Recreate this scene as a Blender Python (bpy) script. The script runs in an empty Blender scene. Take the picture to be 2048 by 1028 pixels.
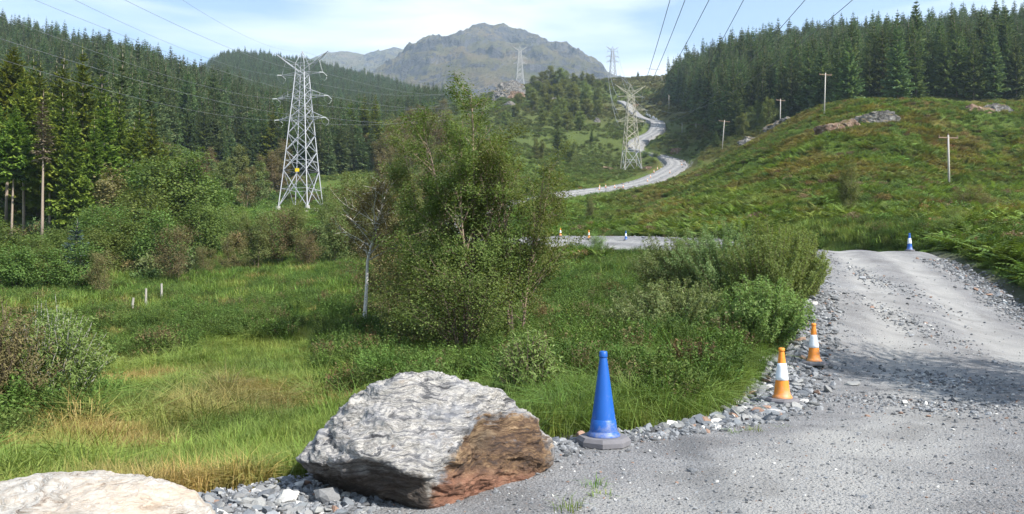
import bpy, math, random
import numpy as np
from mathutils import Vector, Matrix, Quaternion
from mathutils.kdtree import KDTree

SC = bpy.context.scene
COL = SC.collection
R_ = math.radians

# ------------------------------------------------------------------ camera, sky, sun, exposure
F = 1607.0                      # focal length in photo pixels (2048 wide)
CAMZ = 1.7
PITCH = math.atan((565 - 514) / F)
cam_d = bpy.data.cameras.new("camera")
cam = bpy.data.objects.new("camera", cam_d)
COL.objects.link(cam)
cam_d.sensor_width = 36.0
cam_d.lens = 36.0 * F / 2048.0
cam_d.clip_start = 0.1
cam_d.clip_end = 20000
cam.location = (0, 0, CAMZ)
cam.rotation_euler = (R_(90) + PITCH, 0, 0)
SC.camera = cam

SUN_AZ, SUN_EL = R_(129), R_(43)          # azimuth clockwise from +Y (view direction)
world = bpy.data.worlds.new("World")
SC.world = world
world.use_nodes = True
wn, wl = world.node_tree.nodes, world.node_tree.links
wn.clear()
w_out = wn.new("ShaderNodeOutputWorld")
w_bg = wn.new("ShaderNodeBackground")
w_bg.inputs[1].default_value = 0.098
sky = wn.new("ShaderNodeTexSky")
sky.sky_type = 'NISHITA'
sky.sun_disc = False
sky.sun_elevation = SUN_EL
sky.sun_rotation = SUN_AZ
sky.altitude = 200
sky.air_density = 1.0
sky.dust_density = 0.25
sky.ozone_density = 1.6
# thin high cloud, soft streaks drawn out along the horizon
w_tc = wn.new("ShaderNodeTexCoord")
CLX, CLY, CLZ = 5.2, 1.0, 1.7
w_map = wn.new("ShaderNodeMapping")
w_map.inputs['Rotation'].default_value = (0, R_(9), 0)
w_map.inputs['Location'].default_value = (CLX, CLY, CLZ)
w_map.inputs['Scale'].default_value = (1.4, 1.4, 9.0)
w_n = wn.new("ShaderNodeTexNoise")
w_n.inputs['Scale'].default_value = 1.7
w_n.inputs['Detail'].default_value = 7
w_n.inputs['Roughness'].default_value = 0.52
w_n.inputs['Distortion'].default_value = 0.35
w_r = wn.new("ShaderNodeValToRGB")
w_r.color_ramp.elements[0].position = 0.43
w_r.color_ramp.elements[0].color = (0.0, 0.0, 0.0, 1)
w_r.color_ramp.elements[1].position = 0.68
w_r.color_ramp.elements[1].color = (0.92, 0.92, 0.92, 1)
w_mix = wn.new("ShaderNodeMixRGB")
w_mix.inputs[2].default_value = (5.9, 6.15, 6.5, 1)
wl.new(w_tc.outputs['Generated'], w_map.inputs['Vector'])
wl.new(w_map.outputs[0], w_n.inputs['Vector'])
wl.new(w_n.outputs['Fac'], w_r.inputs[0])
wl.new(w_r.outputs[0], w_mix.inputs[0])
wl.new(sky.outputs[0], w_mix.inputs[1])
wl.new(w_mix.outputs[0], w_bg.inputs[0])
wl.new(w_bg.outputs[0], w_out.inputs[0])

sun_d = bpy.data.lights.new("sun", 'SUN')
sun_d.energy = 5.0
sun_d.angle = R_(0.5)
sun_d.color = (1.0, 0.955, 0.88)
sun = bpy.data.objects.new("sun", sun_d)
COL.objects.link(sun)
TO_SUN = Vector((math.sin(SUN_AZ) * math.cos(SUN_EL), math.cos(SUN_AZ) * math.cos(SUN_EL), math.sin(SUN_EL)))
sun.rotation_euler = TO_SUN.to_track_quat('Z', 'Y').to_euler()
sun.location = (60, -40, 90)

SC.view_settings.view_transform = 'Standard'
SC.view_settings.look = 'None'
SC.view_settings.exposure = 1.2
SC.view_settings.gamma = 1
SC.view_settings.use_curve_mapping = False
SC.render.engine = 'CYCLES'
SC.cycles.max_bounces = 6
SC.cycles.diffuse_bounces = 3
SC.cycles.glossy_bounces = 2
SC.cycles.transmission_bounces = 3
SC.cycles.volume_bounces = 1
SC.cycles.transparent_max_bounces = 4
SC.cycles.use_denoising = True
SC.cycles.sample_clamp_indirect = 4
HAZE_DENSITY = 0.00013

# ------------------------------------------------------------------ small helpers
def ray(px, py):
    cx, cy = (px - 1024) / F, (514 - py) / F
    c, s = math.cos(PITCH), math.sin(PITCH)
    return np.array([cx, c - s * cy, s + c * cy])       # x right, y forward, z up

def P(px, py, d):
    r = ray(px, py)
    return np.array([0, 0, CAMZ]) + r * (d / r[1])

def _hash(ix, iy, iz, seed):
    h = (ix.astype(np.int64) * 374761393 + iy.astype(np.int64) * 668265263 + iz.astype(np.int64) * 2147483647 + seed * 974634771) & 0xffffffff
    h = ((h ^ (h >> 13)) * 1274126177) & 0xffffffff
    h = ((h ^ (h >> 16)) * 2246822519) & 0xffffffff
    h = h ^ (h >> 15)
    return (h & 0xffffff) / float(0xffffff)

def vnoise(x, y, z=None, seed=0):
    x = np.asarray(x, float); y = np.asarray(y, float)
    z = np.zeros_like(x) if z is None else np.asarray(z, float)
    fx, fy, fz = np.floor(x), np.floor(y), np.floor(z)
    tx, ty, tz = x - fx, y - fy, z - fz
    tx, ty, tz = [t * t * t * (t * (t * 6 - 15) + 10) for t in (tx, ty, tz)]
    r = 0
    for dx in (0, 1):
        for dy in (0, 1):
            for dz in (0, 1):
                w = (tx if dx else 1 - tx) * (ty if dy else 1 - ty) * (tz if dz else 1 - tz)
                r = r + w * _hash(fx + dx, fy + dy, fz + dz, seed)
    return r * 2 - 1

def fbm(x, y, z=None, seed=0, octaves=4, gain=0.5, ridged=False):
    a, s, r = 1.0, 1.0, 0.0
    tot = 0
    for o in range(octaves):
        n = vnoise(np.asarray(x) * s, np.asarray(y) * s, None if z is None else np.asarray(z) * s, seed + o * 17)
        if ridged:
            n = 1 - 2 * np.abs(n)
        r = r + a * n
        tot += a
        a *= gain
        s *= 2.03
    return r / tot

def sstep(a, b, x):
    t = np.clip((np.asarray(x, float) - a) / (b - a), 0, 1)
    return t * t * (3 - 2 * t)

def mesh_arrays(name, V, quads=None, tris=None, mats=(), midx=None, pattrs=None, smooth=False):
    V = np.asarray(V, np.float32)
    q = np.zeros((0, 4), np.int32) if quads is None else np.asarray(quads, np.int32)
    t = np.zeros((0, 3), np.int32) if tris is None else np.asarray(tris, np.int32)
    me = bpy.data.meshes.new(name)
    me.vertices.add(len(V))
    me.vertices.foreach_set("co", V.ravel())
    me.loops.add(len(q) * 4 + len(t) * 3)
    me.polygons.add(len(q) + len(t))
    me.loops.foreach_set("vertex_index", np.concatenate([q.ravel(), t.ravel()]).astype(np.int32))
    st = np.concatenate([np.arange(len(q)) * 4, len(q) * 4 + np.arange(len(t)) * 3]).astype(np.int32)
    me.polygons.foreach_set("loop_start", st)
    if midx is not None:
        me.polygons.foreach_set("material_index", np.asarray(midx, np.int32))
    me.polygons.foreach_set("use_smooth", np.full(len(q) + len(t), bool(smooth)))
    for m in mats:
        me.materials.append(m)
    for k, v in (pattrs or {}).items():
        v = np.asarray(v, np.float32)
        if v.ndim == 1:
            a = me.attributes.new(k, 'FLOAT', 'POINT'); a.data.foreach_set("value", v)
        else:
            a = me.attributes.new(k, 'FLOAT_COLOR', 'POINT')
            if v.shape[1] == 3:
                v = np.concatenate([v, np.ones((len(v), 1), np.float32)], 1)
            a.data.foreach_set("color", v.ravel())
    me.update(calc_edges=True)
    return me

class MB:
    """collects pieces of one mesh"""
    def __init__(s):
        s.V, s.Q, s.T, s.qm, s.tm, s.var, s.n = [], [], [], [], [], [], 0
    def add(s, V, quads=None, tris=None, m=0, var=0.5):
        V = np.asarray(V, float)
        s.V.append(V)
        s.var.append(np.full(len(V), var) if np.isscalar(var) else np.asarray(var, float))
        if quads is not None and len(quads):
            s.Q.append(np.asarray(quads) + s.n); s.qm.append(np.full(len(quads), m))
        if tris is not None and len(tris):
            s.T.append(np.asarray(tris) + s.n); s.tm.append(np.full(len(tris), m))
        s.n += len(V)
    def mesh(s, name, mats, smooth=False, extra=None):
        V = np.concatenate(s.V)
        Q = np.concatenate(s.Q) if s.Q else None
        T = np.concatenate(s.T) if s.T else None
        mi = np.concatenate(s.qm + s.tm)
        at = {'var': np.concatenate(s.var)}
        at.update(extra or {})
        return mesh_arrays(name, V, Q, T, mats, mi, at, smooth)
    def tube(s, pts, rad, sides=5, m=0, var=0.5, cap=True):
        pts = np.asarray(pts, float); n = len(pts)
        rad = np.broadcast_to(np.asarray(rad, float), (n,))
        tan = np.gradient(pts, axis=0)
        tan /= np.linalg.norm(tan, axis=1)[:, None] + 1e-9
        ref = np.array([0.0, 0, 1]) if abs(tan[0][2]) < .9 else np.array([1.0, 0, 0])
        a = np.cross(tan, ref); a /= np.linalg.norm(a, axis=1)[:, None] + 1e-9
        b = np.cross(tan, a)
        ang = np.arange(sides) / sides * 2 * math.pi
        V = pts[:, None] + rad[:, None, None] * (np.cos(ang)[None, :, None] * a[:, None] + np.sin(ang)[None, :, None] * b[:, None])
        i, j = np.meshgrid(np.arange(n - 1), np.arange(sides), indexing='ij')
        j2 = (j + 1) % sides
        Q = np.stack([i * sides + j, i * sides + j2, (i + 1) * sides + j2, (i + 1) * sides + j], -1).reshape(-1, 4)
        T = []
        VV = V.reshape(-1, 3)
        if cap:
            VV = np.concatenate([VV, pts[:1], pts[-1:]])
            c0, c1 = n * sides, n * sides + 1
            for k in range(sides):
                T.append((c0, (k + 1) % sides, k)); T.append((c1, (n - 1) * sides + k, (n - 1) * sides + (k + 1) % sides))
        s.add(VV, Q, T, m, var)
    def box(s, lo, hi, m=0, M=None, var=0.5):
        x0, y0, z0 = lo; x1, y1, z1 = hi
        V = np.array([(x0,y0,z0),(x1,y0,z0),(x1,y1,z0),(x0,y1,z0),(x0,y0,z1),(x1,y0,z1),(x1,y1,z1),(x0,y1,z1)], float)
        if M is not None:
            V = V @ np.asarray(M)[:3, :3].T + np.asarray(M)[:3, 3]
        s.add(V, [(0,3,2,1),(4,5,6,7),(0,1,5,4),(1,2,6,5),(2,3,7,6),(3,0,4,7)], None, m, var)
    def lathe(s, prof, sides=32, m=0, var=0.5, phase=0.0):
        prof = np.asarray(prof, float); n = len(prof)
        ang = np.arange(sides) / sides * 2 * math.pi + phase
        V = np.stack([prof[:, 0][:, None] * np.cos(ang), prof[:, 0][:, None] * np.sin(ang), np.broadcast_to(prof[:, 1][:, None], (n, sides))], -1).reshape(-1, 3)
        i, j = np.meshgrid(np.arange(n - 1), np.arange(sides), indexing='ij')
        j2 = (j + 1) % sides
        Q = np.stack([i * sides + j, i * sides + j2, (i + 1) * sides + j2, (i + 1) * sides + j], -1).reshape(-1, 4)
        s.add(V, Q, None, m, var)

def link(name, me, parent=None, kind=None):
    o = bpy.data.objects.new(name, me)
    COL.objects.link(o)
    if parent is not None:
        o.parent = parent
    if kind:
        o['kind'] = kind
    return o

def tag(o, label, cat, group=None, kind=None):
    o['label'] = label; o['category'] = cat
    if group: o['group'] = group
    if kind: o['kind'] = kind
    return o

def thing(name, label, cat, loc, rz=0.0, group=None, sc=1.0):
    o = bpy.data.objects.new(name, None)
    COL.objects.link(o)
    o.location = loc; o.rotation_euler = (0, 0, rz); o.scale = (sc,) * 3
    o.empty_display_size = 0.2
    return tag(o, label, cat, group)

def copy_tree(root, loc, rz=0.0, sc=(1, 1, 1), label=None, group=None):
    r = root.copy(); COL.objects.link(r)
    r.location = loc; r.rotation_euler = (0, 0, rz); r.scale = sc
    if label: r['label'] = label
    if group: r['group'] = group
    for ch in root.children:
        c = ch.copy(); COL.objects.link(c); c.parent = r
        for g in ch.children:
            d = g.copy(); COL.objects.link(d); d.parent = c
    return r

# ------------------------------------------------------------------ material helpers
def new_mat(name):
    m = bpy.data.materials.new(name); m.use_nodes = True
    nt = m.node_tree; nt.nodes.clear()
    out = nt.nodes.new("ShaderNodeOutputMaterial")
    return m, nt, out

def N(nt, typ, **kw):
    n = nt.nodes.new(typ)
    for k, v in kw.items():
        setattr(n, k, v)
    return n

def noise(nt, scale, detail=4, rough=.55, vec=None, dist=0.0):
    n = N(nt, "ShaderNodeTexNoise")
    n.inputs['Scale'].default_value = scale; n.inputs['Detail'].default_value = detail
    n.inputs['Roughness'].default_value = rough; n.inputs['Distortion'].default_value = dist
    if vec is not None: nt.links.new(vec, n.inputs['Vector'])
    return n

def ramp(nt, fac, stops):
    r = N(nt, "ShaderNodeValToRGB")
    e = r.color_ramp.elements
    while len(e) < len(stops): e.new(0.5)
    for el, (p, c) in zip(e, stops):
        el.position = p; el.color = (*c, 1) if len(c) == 3 else c
    nt.links.new(fac, r.inputs[0])
    return r.outputs[0]

def mix(nt, fac, a, b, blend='MIX'):
    m = N(nt, "ShaderNodeMixRGB", blend_type=blend)
    for s, v in ((0, fac), (1, a), (2, b)):
        if hasattr(v, 'is_linked') or hasattr(v, 'node'): nt.links.new(v, m.inputs[s])
        elif s == 0: m.inputs[0].default_value = v
        else: m.inputs[s].default_value = (*v, 1)
    return m.outputs[0]

def math_(nt, op, a, b=None, c=None):
    m = N(nt, "ShaderNodeMath", operation=op)
    for i, v in enumerate((a, b, c)):
        if v is None: continue
        if hasattr(v, 'node'): nt.links.new(v, m.inputs[i])
        else: m.inputs[i].default_value = v
    return m.outputs[0]

def bump(nt, height, strength=.5, dist=.02, normal=None):
    b = N(nt, "ShaderNodeBump")
    b.inputs['Strength'].default_value = strength; b.inputs['Distance'].default_value = dist
    nt.links.new(height, b.inputs['Height'])
    if normal is not None: nt.links.new(normal, b.inputs['Normal'])
    return b.outputs[0]

def pbsdf(nt, out, color, rough=.8, spec=.3, normal=None, metal=0.0):
    p = N(nt, "ShaderNodeBsdfPrincipled")
    if hasattr(color, 'node'): nt.links.new(color, p.inputs['Base Color'])
    else: p.inputs['Base Color'].default_value = (*color, 1)
    if hasattr(rough, 'node'): nt.links.new(rough, p.inputs['Roughness'])
    else: p.inputs['Roughness'].default_value = rough
    p.inputs['Specular IOR Level'].default_value = spec
    p.inputs['Metallic'].default_value = metal
    if normal is not None: nt.links.new(normal, p.inputs['Normal'])
    if out is not None: nt.links.new(p.outputs[0], out.inputs['Surface'])
    return p

def mat_plain(name, color, rough=.8, spec=.3, vary=.25, nscale=8.0, metal=0.0, bumpy=0.0):
    m, nt, out = new_mat(name)
    tc = N(nt, "ShaderNodeTexCoord")
    n = noise(nt, nscale, 5, .6, tc.outputs['Object'])
    c = mix(nt, n.outputs['Fac'], tuple(x * (1 - vary) for x in color), tuple(min(1, x * (1 + vary)) for x in color))
    nb = bump(nt, n.outputs['Fac'], bumpy, .02) if bumpy else None
    pbsdf(nt, out, c, rough, spec, nb, metal)
    return m

def mat_leaf(name, c_dark, c_mid, c_lite, transl=.30, objvar=.35, instancer=False, spec=.10):
    """leaf: colour by a per-leaf value, nudged per tree; partly translucent"""
    m, nt, out = new_mat(name)
    at = N(nt, "ShaderNodeAttribute", attribute_name='var')
    col = ramp(nt, at.outputs['Fac'], [(0.0, c_dark), (0.5, c_mid), (1.0, c_lite)])
    if instancer:
        ti = N(nt, "ShaderNodeAttribute", attribute_name='tint', attribute_type='INSTANCER')
        col = mix(nt, 1.0, col, ti.outputs['Color'], 'MULTIPLY')
    else:
        oi = N(nt, "ShaderNodeObjectInfo")
        hs = N(nt, "ShaderNodeHueSaturation")
        nt.links.new(math_(nt, 'MULTIPLY_ADD', oi.outputs['Random'], .05, .475), hs.inputs['Hue'])
        nt.links.new(math_(nt, 'MULTIPLY_ADD', oi.outputs['Random'], objvar, 1 - objvar / 2), hs.inputs['Value'])
        hs.inputs['Saturation'].default_value = 1.0
        nt.links.new(col, hs.inputs['Color'])
        col = hs.outputs[0]
    p = pbsdf(nt, None, col, .55, spec)
    t = N(nt, "ShaderNodeBsdfTranslucent")
    nt.links.new(mix(nt, 1.0, col, (1.25, 1.2, .7), 'MULTIPLY'), t.inputs['Color'])
    ms = N(nt, "ShaderNodeMixShader")
    ms.inputs[0].default_value = transl
    nt.links.new(p.outputs[0], ms.inputs[1]); nt.links.new(t.outputs[0], ms.inputs[2])
    nt.links.new(ms.outputs[0], out.inputs['Surface'])
    return m

# ------------------------------------------------------------------ road layout (left edge, right edge, height); the height of far stations comes from the terrain
ROAD = [((-6, -16), (7, -22), 0), ((-5, -8), (8, -13), 0), ((-4.4, 0), (9, -6), 0), ((-3.4, 4.4), (10, 0), 0), ((-2.1, 6.5), (11, 5), 0),
        ((0.45, 8.45), (12.2, 10), 0), ((2.1, 9.3), (12.8, 13), 0.0), ((3.5, 11.0), (13.5, 16), 0.0), ((5.0, 14.3), (14.3, 19.5), .13),
        ((7.0, 18.5), (15.4, 24.5), .85), ((9.4, 25.0), (16.8, 29), 1.8), ((12.2, 33.5), (17.8, 35.0), 3.05), ((13.2, 40), (18.8, 42), 2.85),
        ((12.6, 46.5), (17.6, 49.5), 3.05), ((10.4, 54), (14.4, 58), 3.65), ((6.6, 62), (9.6, 68.5), 4.5), ((1, 68), (3, 75), 4.95), ((-6, 76), (-2.5, 81), 5.4),
        ((-10, 92), (-5.5, 94), None), ((-8, 125), (-2.5, 123), None), ((1, 153), (6, 149.5), None), ((9.5, 175), (12, 171), None), ((24.8, 202), (27.4, 197), None),
        ((37, 223.5), (42, 217), None), ((47.5, 249), (53, 245), None), ((51.5, 268), (57, 266.5), None), ((51.5, 285), (55.8, 286.5), None), ((47, 318), (53, 322), None),
        ((50, 337), (58, 332), None), ((61.5, 362), (68, 358), None), ((66.5, 385), (73, 386), None), ((64, 412), (70, 416), None), ((64.5, 450), (69.5, 452), None), ((66.5, 505), (71.5, 507), None)]

# ------------------------------------------------------------------ terrain: per bearing, the profile of the ground (distance, photo row)
PROF = {
 0:   [(10,905),(15,797),(20,727),(30,650),(43,602),(60,552),(75,512),(95,455),(130,408),(200,330),(300,220),(400,130),(460,88),(540,110),(800,260)],
 150: [(10,905),(15,797),(20,727),(30,650),(43,603),(60,556),(80,502),(95,458),(140,402),(200,335),(300,225),(400,155),(450,130),(540,160),(800,280)],
 300: [(10,915),(15,800),(20,727),(30,650),(43,606),(60,562),(80,520),(100,474),(130,415),(165,320),(180,296),(205,292),(300,225),(400,185),(460,172),(560,200),(800,290)],
 380: [(10,915),(15,800),(20,727),(30,650),(45,598),(60,560),(80,510),(110,455),(140,400),(165,330),(180,305),(205,305),(300,250),(400,195),(450,180),(520,190),(700,175),(900,140),(1000,118),(1100,130),(1400,220)],
 450: [(10,915),(15,800),(20,727),(30,650),(45,592),(60,556),(80,507),(110,456),(140,432),(155,420),(180,400),(220,365),(260,325),(330,275),(400,235),(450,222),(520,228),(700,190),(900,135),(1000,112),(1100,125),(1400,220)],
 600: [(9,948),(12,865),(15,800),(20,725),(30,645),(45,585),(70,525),(100,470),(130,437),(155,417),(190,388),(240,345),(300,312),(400,268),(450,255),(520,256),(700,215),(900,165),(1050,135),(1150,150),(1400,230)],
 740: [(8,960),(12,845),(16,770),(20,708),(26,655),(45,573),(70,512),(110,452),(155,402),(200,372),(260,335),(330,312),(420,285),(520,270),(700,235),(900,195),(1050,168),(1150,180),(1400,230)],
 870: [(8,935),(12,835),(16,775),(20,728),(30,645),(50,560),(80,490),(120,430),(170,370),(230,322),(300,290),(400,262),(500,240),(620,224),(720,214),(850,209),(1000,206),(1100,215),(1400,250)],
 960: [(8,915),(12,830),(20,728),(30,643),(50,556),(78,492),(115,440),(165,378),(220,330),(300,288),(380,252),(470,218),(530,198),(600,196),(700,215),(1000,270)],
 1000:[(8,905),(12,822),(20,724),(30,640),(50,552),(76,491),(110,446),(160,382),(220,332),(300,290),(380,252),(470,214),(520,192),(550,178),(600,172),(680,200),(1000,265)],
 1050:[(8,900),(12,812),(20,710),(30,632),(48,556),(75,490),(110,446),(165,386),(220,335),(300,290),(380,245),(470,205),(540,175),(595,166),(670,185),(1000,260)],
 1120:[(8.4,897),(12,795),(20,692),(30,622),(45,560),(60,516),(75,488),(90,469),(120,442),(165,412),(175,405),(200,386),(260,332),(320,292),(400,242),(480,202),(560,172),(610,162),(700,185),(1000,250)],
 1200:[(8.6,888),(12,782),(20,677),(30,612),(45,550),(60,511),(70,494),(85,471),(120,446),(160,418),(195,392),(230,367),(270,347),(320,305),(400,255),(480,212),(560,180),(640,158),(700,168),(1000,240)],
 1265:[(8.8,880),(12,778),(20,672),(30,606),(42,550),(56,507),(66,495),(82,468),(120,440),(160,414),(210,380),(240,360),(270,345),(320,300),(360,275),(400,250),(480,212),(560,178),(650,155),(720,165),(1000,230)],
 1320:[(9.2,870),(12,775),(16,707),(20,670),(30,598),(40,550),(55,505),(63,495),(80,466),(120,434),(160,408),(220,364),(250,336),(290,313),(325,296),(355,265),(385,248),(420,236),(500,202),(580,176),(660,150),(750,170),(1000,220)],
 1390:[(9.7,860),(13,770),(17,702),(20,670),(28,598),(40,535),(54,498),(62,480),(80,450),(120,415),(170,380),(220,345),(255,318),(290,295),(330,272),(400,232),(480,190),(560,160),(650,150),(800,180),(1000,220)],
 1450:[(10.4,845),(13,772),(17,702),(20,668),(28,592),(38,535),(50,498),(60,476),(80,440),(110,400),(150,350),(200,314),(235,302),(270,272),(300,245),(350,212),(420,182),(500,148),(560,155),(700,180),(1000,230)],
 1560:[(11.2,820),(13,772),(15,737),(19,662),(25,580),(30,535),(36,505),(45,492),(60,463),(80,427),(110,372),(140,320),(165,280),(190,258),(212,248),(235,262),(300,215),(400,150),(500,125),(620,160),(1000,240)],
 1650:[(12,795),(15,735),(20,652),(25,582),(30,535),(34,502),(45,483),(60,455),(80,415),(110,340),(140,270),(160,233),(180,205),(197,212),(225,228),(300,180),(400,130),(480,115),(600,160),(1000,240)],
 1780:[(12,795),(15,735),(20,652),(25,582),(30,535),(34,502),(45,470),(60,440),(80,403),(100,350),(125,270),(145,215),(160,190),(175,198),(200,212),(300,160),(400,122),(480,105),(600,150),(1000,240)],
 1900:[(12,795),(15,735),(20,652),(25,580),(30,534),(34,502),(45,470),(60,445),(80,417),(100,389),(120,320),(140,250),(155,212),(170,201),(200,212),(300,150),(400,112),(470,98),(600,150),(1000,240)],
 2048:[(12,795),(15,735),(20,655),(24,603),(30,545),(40,488),(60,443),(80,408),(100,370),(120,310),(140,255),(160,226),(175,213),(200,216),(300,140),(400,98),(460,84),(600,140),(1000,240)],
}
TH_MAX = math.atan(1.05)          # dense fan half-angle
pxs = sorted(PROF)
S_GRID = np.linspace(math.log(1.0), math.log(5000.0), 560)
th_c = np.array([math.atan((p - 1024) / F) for p in pxs])
tab = []
for p in pxs:
    ds, zs = [1.0, 5.5], [0.0, -0.02]
    for d, y in PROF[p]:
        q = P(p, y, d)
        ds.append(math.hypot(q[0], q[1])); zs.append(q[2])
    ds += [1800, 5000]; zs += [zs[-1] * .55, 0]
    tab.append(np.interp(S_GRID, np.log(ds), zs))
tab = np.array(tab)
TH = np.concatenate([np.linspace(-math.pi, -TH_MAX, 46)[:-1], np.linspace(-TH_MAX, TH_MAX, 520), np.linspace(TH_MAX, math.pi, 46)[1:]])
thq = np.clip(TH, th_c[0], th_c[-1])
H = np.empty((len(TH), len(S_GRID)))
for j in range(len(S_GRID)):
    H[:, j] = np.interp(thq, th_c, tab[:, j])

def blur(A, sig, axis):
    k = int(sig * 3) + 1
    w = np.exp(-.5 * (np.arange(-k, k + 1) / sig) ** 2); w /= w.sum()
    pad = [(0, 0), (0, 0)]; pad[axis] = (k, k)
    B = np.pad(A, pad, mode='edge')
    return sum(w[i] * np.take(B, np.arange(i, i + A.shape[axis]), axis=axis) for i in range(2 * k + 1))
H = blur(blur(H, 9, 0), 3.2, 1)
fall = 1 - sstep(TH_MAX * 1.05, R_(115), np.abs(TH))
RR = np.exp(S_GRID)
X = np.sin(TH)[:, None] * RR[None]
Y = np.cos(TH)[:, None] * RR[None]
H = H * fall[:, None]
D2 = np.broadcast_to(RR[None], X.shape)
for lam, amp, d0, d1, sd in ((.7, .05, 5, 60, 3), (2.2, .13, 6, 120, 5), (7, .50, 16, 500, 7), (24, 1.5, 48, 1400, 9), (70, 2.0, 150, 4000, 11)):
    H += fbm(X / lam, Y / lam, None, sd, 2) * amp * sstep(d0, d0 * 2.2, D2) * (1 - sstep(d1, d1 * 1.6, D2))

def _lookup(A, x, y):
    x = np.asarray(x, float); y = np.asarray(y, float)
    th = np.arctan2(x, y); s = np.log(np.maximum(np.hypot(x, y), 1.0))
    ti = np.clip(np.interp(th, TH, np.arange(len(TH))), 0, len(TH) - 1.001)
    si = np.clip((s - S_GRID[0]) / (S_GRID[1] - S_GRID[0]), 0, len(S_GRID) - 1.001)
    t0 = ti.astype(int); s0 = si.astype(int); a = ti - t0; b = si - s0
    return A[t0, s0] * (1 - a) * (1 - b) + A[t0 + 1, s0] * a * (1 - b) + A[t0, s0 + 1] * (1 - a) * b + A[t0 + 1, s0 + 1] * a * b

# road ribbon -------------------------------------------------------
def catmull(Pn, per):
    Pn = np.asarray(Pn, float)
    out = []
    n = len(Pn)
    for i in range(n - 1):
        p0, p1, p2, p3 = Pn[max(i - 1, 0)], Pn[i], Pn[i + 1], Pn[min(i + 2, n - 1)]
        for t in np.arange(per) / per:
            out.append(.5 * ((2 * p1) + (-p0 + p2) * t + (2 * p0 - 5 * p1 + 4 * p2 - p3) * t * t + (-p0 + 3 * p1 - 3 * p2 + p3) * t ** 3))
    out.append(Pn[-1])
    return np.array(out)
PER = 14
rl = catmull([a for a, b, z in ROAD], PER); rr = catmull([b for a, b, z in ROAD], PER)
rz = np.zeros(len(ROAD))
for i, (a, b, z) in enumerate(ROAD):
    rz[i] = z if z is not None else float(_lookup(H, (a[0] + b[0]) / 2, (a[1] + b[1]) / 2)) + .1
rzz = catmull(rz[:, None], PER)[:, 0]
# far part of the track lies on the ground: follow the terrain, lightly smoothed
i_far = 18 * PER
mid = (rl + rr) / 2
zf = _lookup(H, mid[:, 0], mid[:, 1]) + .12
zf = np.convolve(np.pad(zf, 8, mode='edge'), np.ones(17) / 17, mode='valid')
wfar = sstep(17 * PER, 19 * PER, np.arange(len(mid)))
rzz = rzz * (1 - wfar) + zf * wfar
ACR = 23
uu = np.linspace(0, 1, ACR)
RX = rl[:, 0][:, None] * (1 - uu) + rr[:, 0][:, None] * uu
RY = rl[:, 1][:, None] * (1 - uu) + rr[:, 1][:, None] * uu
RZ = np.broadcast_to(rzz[:, None], RX.shape).copy()
st = np.arange(len(mid)) / PER
camber = np.interp(st, [11, 12.5, 13, 14, 16, 17.5, 19, 20, 21, 22.6, 23.4, 25], [0, 0, .4, .85, .75, .4, 0, 0, -.75, -.75, -.4, 0])
rzz = rzz + np.interp(st, [11, 12.5, 14, 16, 18, 19], [0, 0, .35, .3, .15, 0])
RZ = np.broadcast_to(rzz[:, None], RX.shape).copy()
RZ += camber[:, None] * (uu[None] - .45) * 1.9 + np.interp(st, [20, 21, 23, 24], [0, .45, .45, 0])[:, None]
kd = KDTree(RX.size)
fx, fy, fz = RX.ravel(), RY.ravel(), RZ.ravel()
for i in range(RX.size):
    kd.insert((fx[i], fy[i], 0), i)
kd.balance()
ROAD_D = np.full(X.shape, 99.0)      # distance of each terrain point to the nearest road sample
near = (D2 < 680) & (np.abs(TH)[:, None] < R_(179.9)) & ((D2 > 105) & (np.abs(TH)[:, None] < R_(16)) | (D2 <= 105))
Hn = H.copy()
for a, b in zip(*np.nonzero(near)):
    co, idx, dist = kd.find((X[a, b], Y[a, b], 0))
    ROAD_D[a, b] = dist
    if dist < 8:
        r = D2[a, b]
        slack = .30 + .004 * r
        e = max(0.0, dist - slack)
        wid = .9 if r < 30 else 2.2 + r * .012
        t = min(1.0, e / wid); t = t * t * (3 - 2 * t)
        low = (.10 + .0035 * r) * (1 - min(1.0, e / .5))
        Hn[a, b] = (fz[idx] - low) * (1 - t) + H[a, b] * t
H = Hn

def ground(x, y):
    return _lookup(H, x, y)
def road_dist(x, y):
    return _lookup(ROAD_D, x, y)
def at(px, d):
    x = (px - 1024) / F * d
    return float(x), float(d), float(ground(x, d))

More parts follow.
